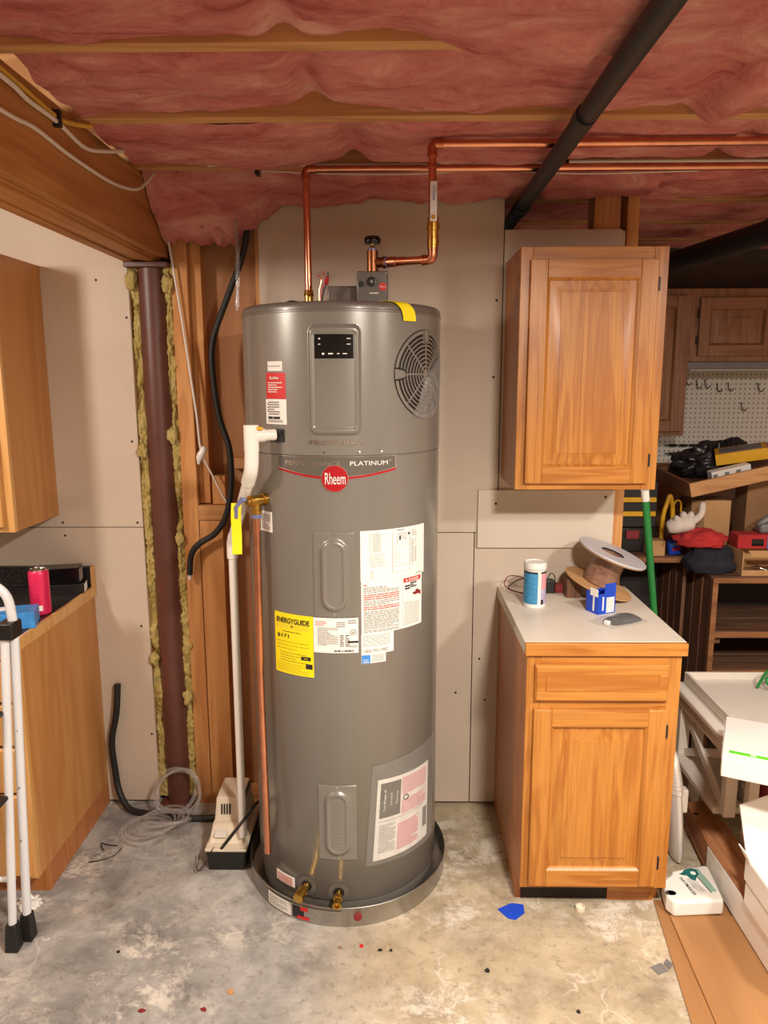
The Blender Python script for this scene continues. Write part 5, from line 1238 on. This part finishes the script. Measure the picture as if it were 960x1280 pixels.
for y in (-.25, -1.1): MB().box(1.11, 1.17, y - .03, y + .03, .0125 if y < -.5 else 0.0, .0186).build('edge_block', plank_b, pk)
heap('maroon_bag', (1.335, -.26, .213), (.060, .07, .052), maroon, 'dark red printed bag on the lower table shelf', 'bag', 3.3, .18)
a, f_ = text2d('V', w=.020); MB().add([(1.332 + x, -.3365, .250 + y) for x, y in a], f_).build('lettering', paper, bpy.data.objects['maroon_bag'])
heap('mesh_bag', (1.245, -.28, .213), (.028, .06, .048), foil, 'grey woven mesh bag beside the red bag', 'bag', 5.3, .3)
MB().tube(spl([(1.40, -.03, .517), (1.44, -.02, .58), (1.50, -.02, .60), (1.50, -.05, .55), (1.46, -.07, .518), (1.42, -.05, .56), (1.50, -.04, .585), (1.56, -.03, .55)], 6), .0055, 8).build('green_cord', green_p, label='dark green cord tangled on the white table', cat='cord')
# hardboard sheets on the floor
MB().hexa([(.852, -.562, 0), (.790, -1.04, 0), (.735, -1.50, 0), (1.9, -1.50, 0), (1.9, -.562, 0)], [(.852, -.562, .0062), (.790, -1.04, .0062), (.735, -1.50, .0062), (1.9, -1.50, .0062), (1.9, -.562, .0062)]).build('hardboard_sheet', board_b, label='lower brown hardboard sheet lying flat on floor', cat='board')
MB().hexa([(.876, -.64, .0064), (.852, -1.04, .0064), (.825, -1.50, .0064), (1.95, -1.50, .0064), (1.95, -.64, .0064)], [(.876, -.64, .0125), (.852, -1.04, .0125), (.825, -1.50, .0125), (1.95, -1.50, .0125), (1.95, -.64, .0125)]).build('hardboard_sheet', board_b, label='upper brown hardboard sheet laid over another sheet', cat='board')
# jug lying on the sheets
jg = thing('plastic_jug', (.97, -.56, .0125), 'white rectangular plastic jug with green emblem lying on the brown sheets', 'jug')
J = [(.880, -.545), (.868, -.622), (.884, -.652), (1.046, -.640), (1.066, -.470), (1.05, -.462), (.930, -.494), (.918, -.515)]
MB().hexa([(x, y, .0128) for x, y in J], [(x * .98 + .97 * .02, y * .98 - .56 * .02, .066) for x, y in J]).build('body', white_p, jg, bevel=.009, seg=3)
MB().lathe([(.013, 0), (.012, .0008), (0, .0008)], (.889, -.606, .0652), 20, Matrix.Scale(1.35, 3, (1, 0, 0))).build('handle_hole', cav, jg)
MB().lathe([(.016, 0), (.016, .024), (0, .024)], (.905, -.525, .040), 16, Matrix.Rotation(R_(-55), 3, 'Y')).build('cap', white_p, jg)
def jt(body, cx, cy, w_, rot, mt, h=None):
    a, f_ = text2d(body, w_, h, .02); c_, s_ = math.cos(R_(rot)), math.sin(R_(rot))
    MB().add([(cx + x * c_ - y * s_, cy + x * s_ + y * c_, .0668) for x, y in a], f_).build('lettering', mt, jg)
jt('HAYMAKER', .955, -.575, .088, -80, ink, .012)
MB().add([(x, y, .0667) for x, y in ((1.000, -.490), (1.022, -.484), (1.040, -.598), (1.016, -.602))], [(3, 2, 1, 0)]).build('label_panel', plain('label_green', srgb(150, 188, 172), .5), jg)
teal = plain('label_teal', srgb(20, 98, 96), .5)
MB().add([(x, y, .0670) for x, y in ((.948, -.515), (.962, -.506), (.975, -.492), (1.000, -.484), (1.014, -.492), (1.014, -.515), (1.000, -.532), (.990, -.548), (.978, -.540), (.972, -.522), (.958, -.520))], [tuple(range(10, -1, -1))]).build('emblem', teal, jg)
MB().lathe([(.009, 0), (.009, .0004), (0, .0004)], (.997, -.510, .0671), 14).build('emblem_ring', paper, jg)
MB().add([(x, y, .0668) for x, y in ((1.003, -.530), (1.006, -.530), (1.020, -.606), (1.017, -.606))], [(3, 2, 1, 0)]).build('print', ink, jg)
m_ = MB()
for (u0, u1, v0, v1) in rect_words(-.045, .03, -.016, .016, 6, .9, .3, rr):
    c_, s_ = math.cos(R_(-80)), math.sin(R_(-80)); m_.add([(.984 + x * c_ - y * s_, -.580 + x * s_ + y * c_, .0668) for x, y in ((u0, v0), (u1, v0), (u1, v1), (u0, v1))], [(0, 1, 2, 3)])
m_.build('print', ink_g, jg)
# white plastic scoop behind the base cabinet
scp = thing('plastic_scoop', (.985, -.34, 0), 'white plastic scoop with ribbed upper end leaning behind the base cabinet', 'scoop')
def loft(rows, n=14):
    vs = []
    for (x, y, z, rx, ry) in rows: vs += [(x + rx * math.cos(2 * math.pi * k / n), y + ry * math.sin(2 * math.pi * k / n), z) for k in range(n)]
    m_ = MB(); fs = [(i * n + k, i * n + (k + 1) % n, (i + 1) * n + (k + 1) % n, (i + 1) * n + k) for i in range(len(rows) - 1) for k in range(n)]
    return m_.add(vs, fs + [tuple(range(n - 1, -1, -1)), tuple(range((len(rows) - 1) * n, len(rows) * n))])
loft([(1.002, -.34, .0, .004, .02), (1.004, -.34, .012, .016, .04), (1.000, -.34, .06, .022, .055), (.990, -.34, .16, .024, .06), (.978, -.34, .28, .026, .06)]).build('blade', white_p, scp)
loft([(.978, -.34, .281, .030, .064), (.972, -.34, .33, .028, .060), (.962, -.34, .40, .022, .05), (.955, -.34, .44, .012, .03)]).build('upper_shell', white_p, scp)
for k in range(9): loft([(.9755 - .0020 * k, -.34, .300 + .013 * k, .0300 - .0012 * k, .064 - .002 * k), (.9750 - .0020 * k, -.34, .304 + .013 * k, .0300 - .0012 * k, .064 - .002 * k)]).build('rib', wt_m, scp)
MB().box(1.000, 1.022, -.372, -.34, .20, .285).build('bracket', wt_m, scp, bevel=.003)

# ================================================================= FLOOR LITTER
MB().hexa([(.334, -.606, .0), (.362, -.647, 0), (.384, -.653, 0), (.418, -.622, 0), (.420, -.588, 0), (.383, -.580, 0)], [(.334, -.606, .003), (.362, -.647, .001), (.384, -.653, .001), (.418, -.622, .004), (.420, -.588, .006), (.383, -.580, .005)]).build('plastic_scrap', blue_box_m, label='torn piece of bright blue plastic on bare concrete', cat='scrap')
cpx = thing('bottle_cap', (.601, -.603, 0), 'small round white plastic cap on the concrete before base cabinet', 'cap')
MB().lathe([(.0155, 0), (.016, .002), (.015, .014), (.012, .015), (.011, .006), (0, .005)], (.601, -.603, 0), 20).build('shell', cream, cpx)
pl = thing('metal_plate', (.785, -.848, 0), 'small grey metal bracket plate beside the hardboard sheets', 'bracket')
MB().obox((.772, -.848, .0016), (.040, .032, .0016), Matrix.Rotation(R_(25), 3, 'Z')).build('plate', grey_p, pl); MB().obox((.800, -.838, .010), (.016, .024, .0016), Matrix.Rotation(R_(25), 3, 'Z') @ Matrix.Rotation(R_(-50), 3, 'Y')).build('tab', grey_p, pl)
heap('paper_wad', (-1.195, -.600, -.004), (.034, .030, .020), white_p, 'crumpled white paper wad by the maple cabinet toe', 'paper', 4.4, .45)
for k, (x, y, s_, mt, lb_) in enumerate(((-.10, -.77, .009, red_l, 'tiny red plastic chip on the concrete'), (-.165, -.775, .006, kraft_d, 'tiny brown splinter on the concrete near the pan'), (-.045, -.785, .007, ink, 'tiny black chip on the concrete near the pan'), (-.010, -.785, .006, ink, 'tiny black speck on the concrete near the pan'), (-.46, -.945, .013, tray_w, 'small tan wood chip on the concrete'), (-.52, -1.005, .008, maroon, 'tiny dark red chip on the concrete'), (-.69, -1.01, .008, maroon, 'tiny rust chip on the concrete'), (-.83, -.80, .006, ink, 'tiny black grain on the open concrete'), (.27, -.86, .009, ink, 'tiny curled black scrap on the concrete'), (.50, -1.0, .008, ink, 'tiny black scrap near the board sheets'))):
    an = random.uniform(0, 3)
    P = [Vector((x + s_ * random.uniform(.7, 1.2) * math.cos(an + q * 1.257) * (1.4 if q % 2 else .8), y + s_ * random.uniform(.6, 1.1) * math.sin(an + q * 1.257), 0)) for q in range(5)]
    MB().hexa(P, [p * 1.0 + Vector((0, 0, .003)) for p in P]).build('floor_chip', mt, label=lb_, cat='debris')

pu.location.x -= .017   # clear of the pan rim
# fine print too small to pick apart stays one part each
for o in bpy.data.objects:
    if o.type == 'MESH' and o.parent and o.name.split('.')[0] in ('print', 'icon', 'diagram'): o['kind'] = 'stuff'
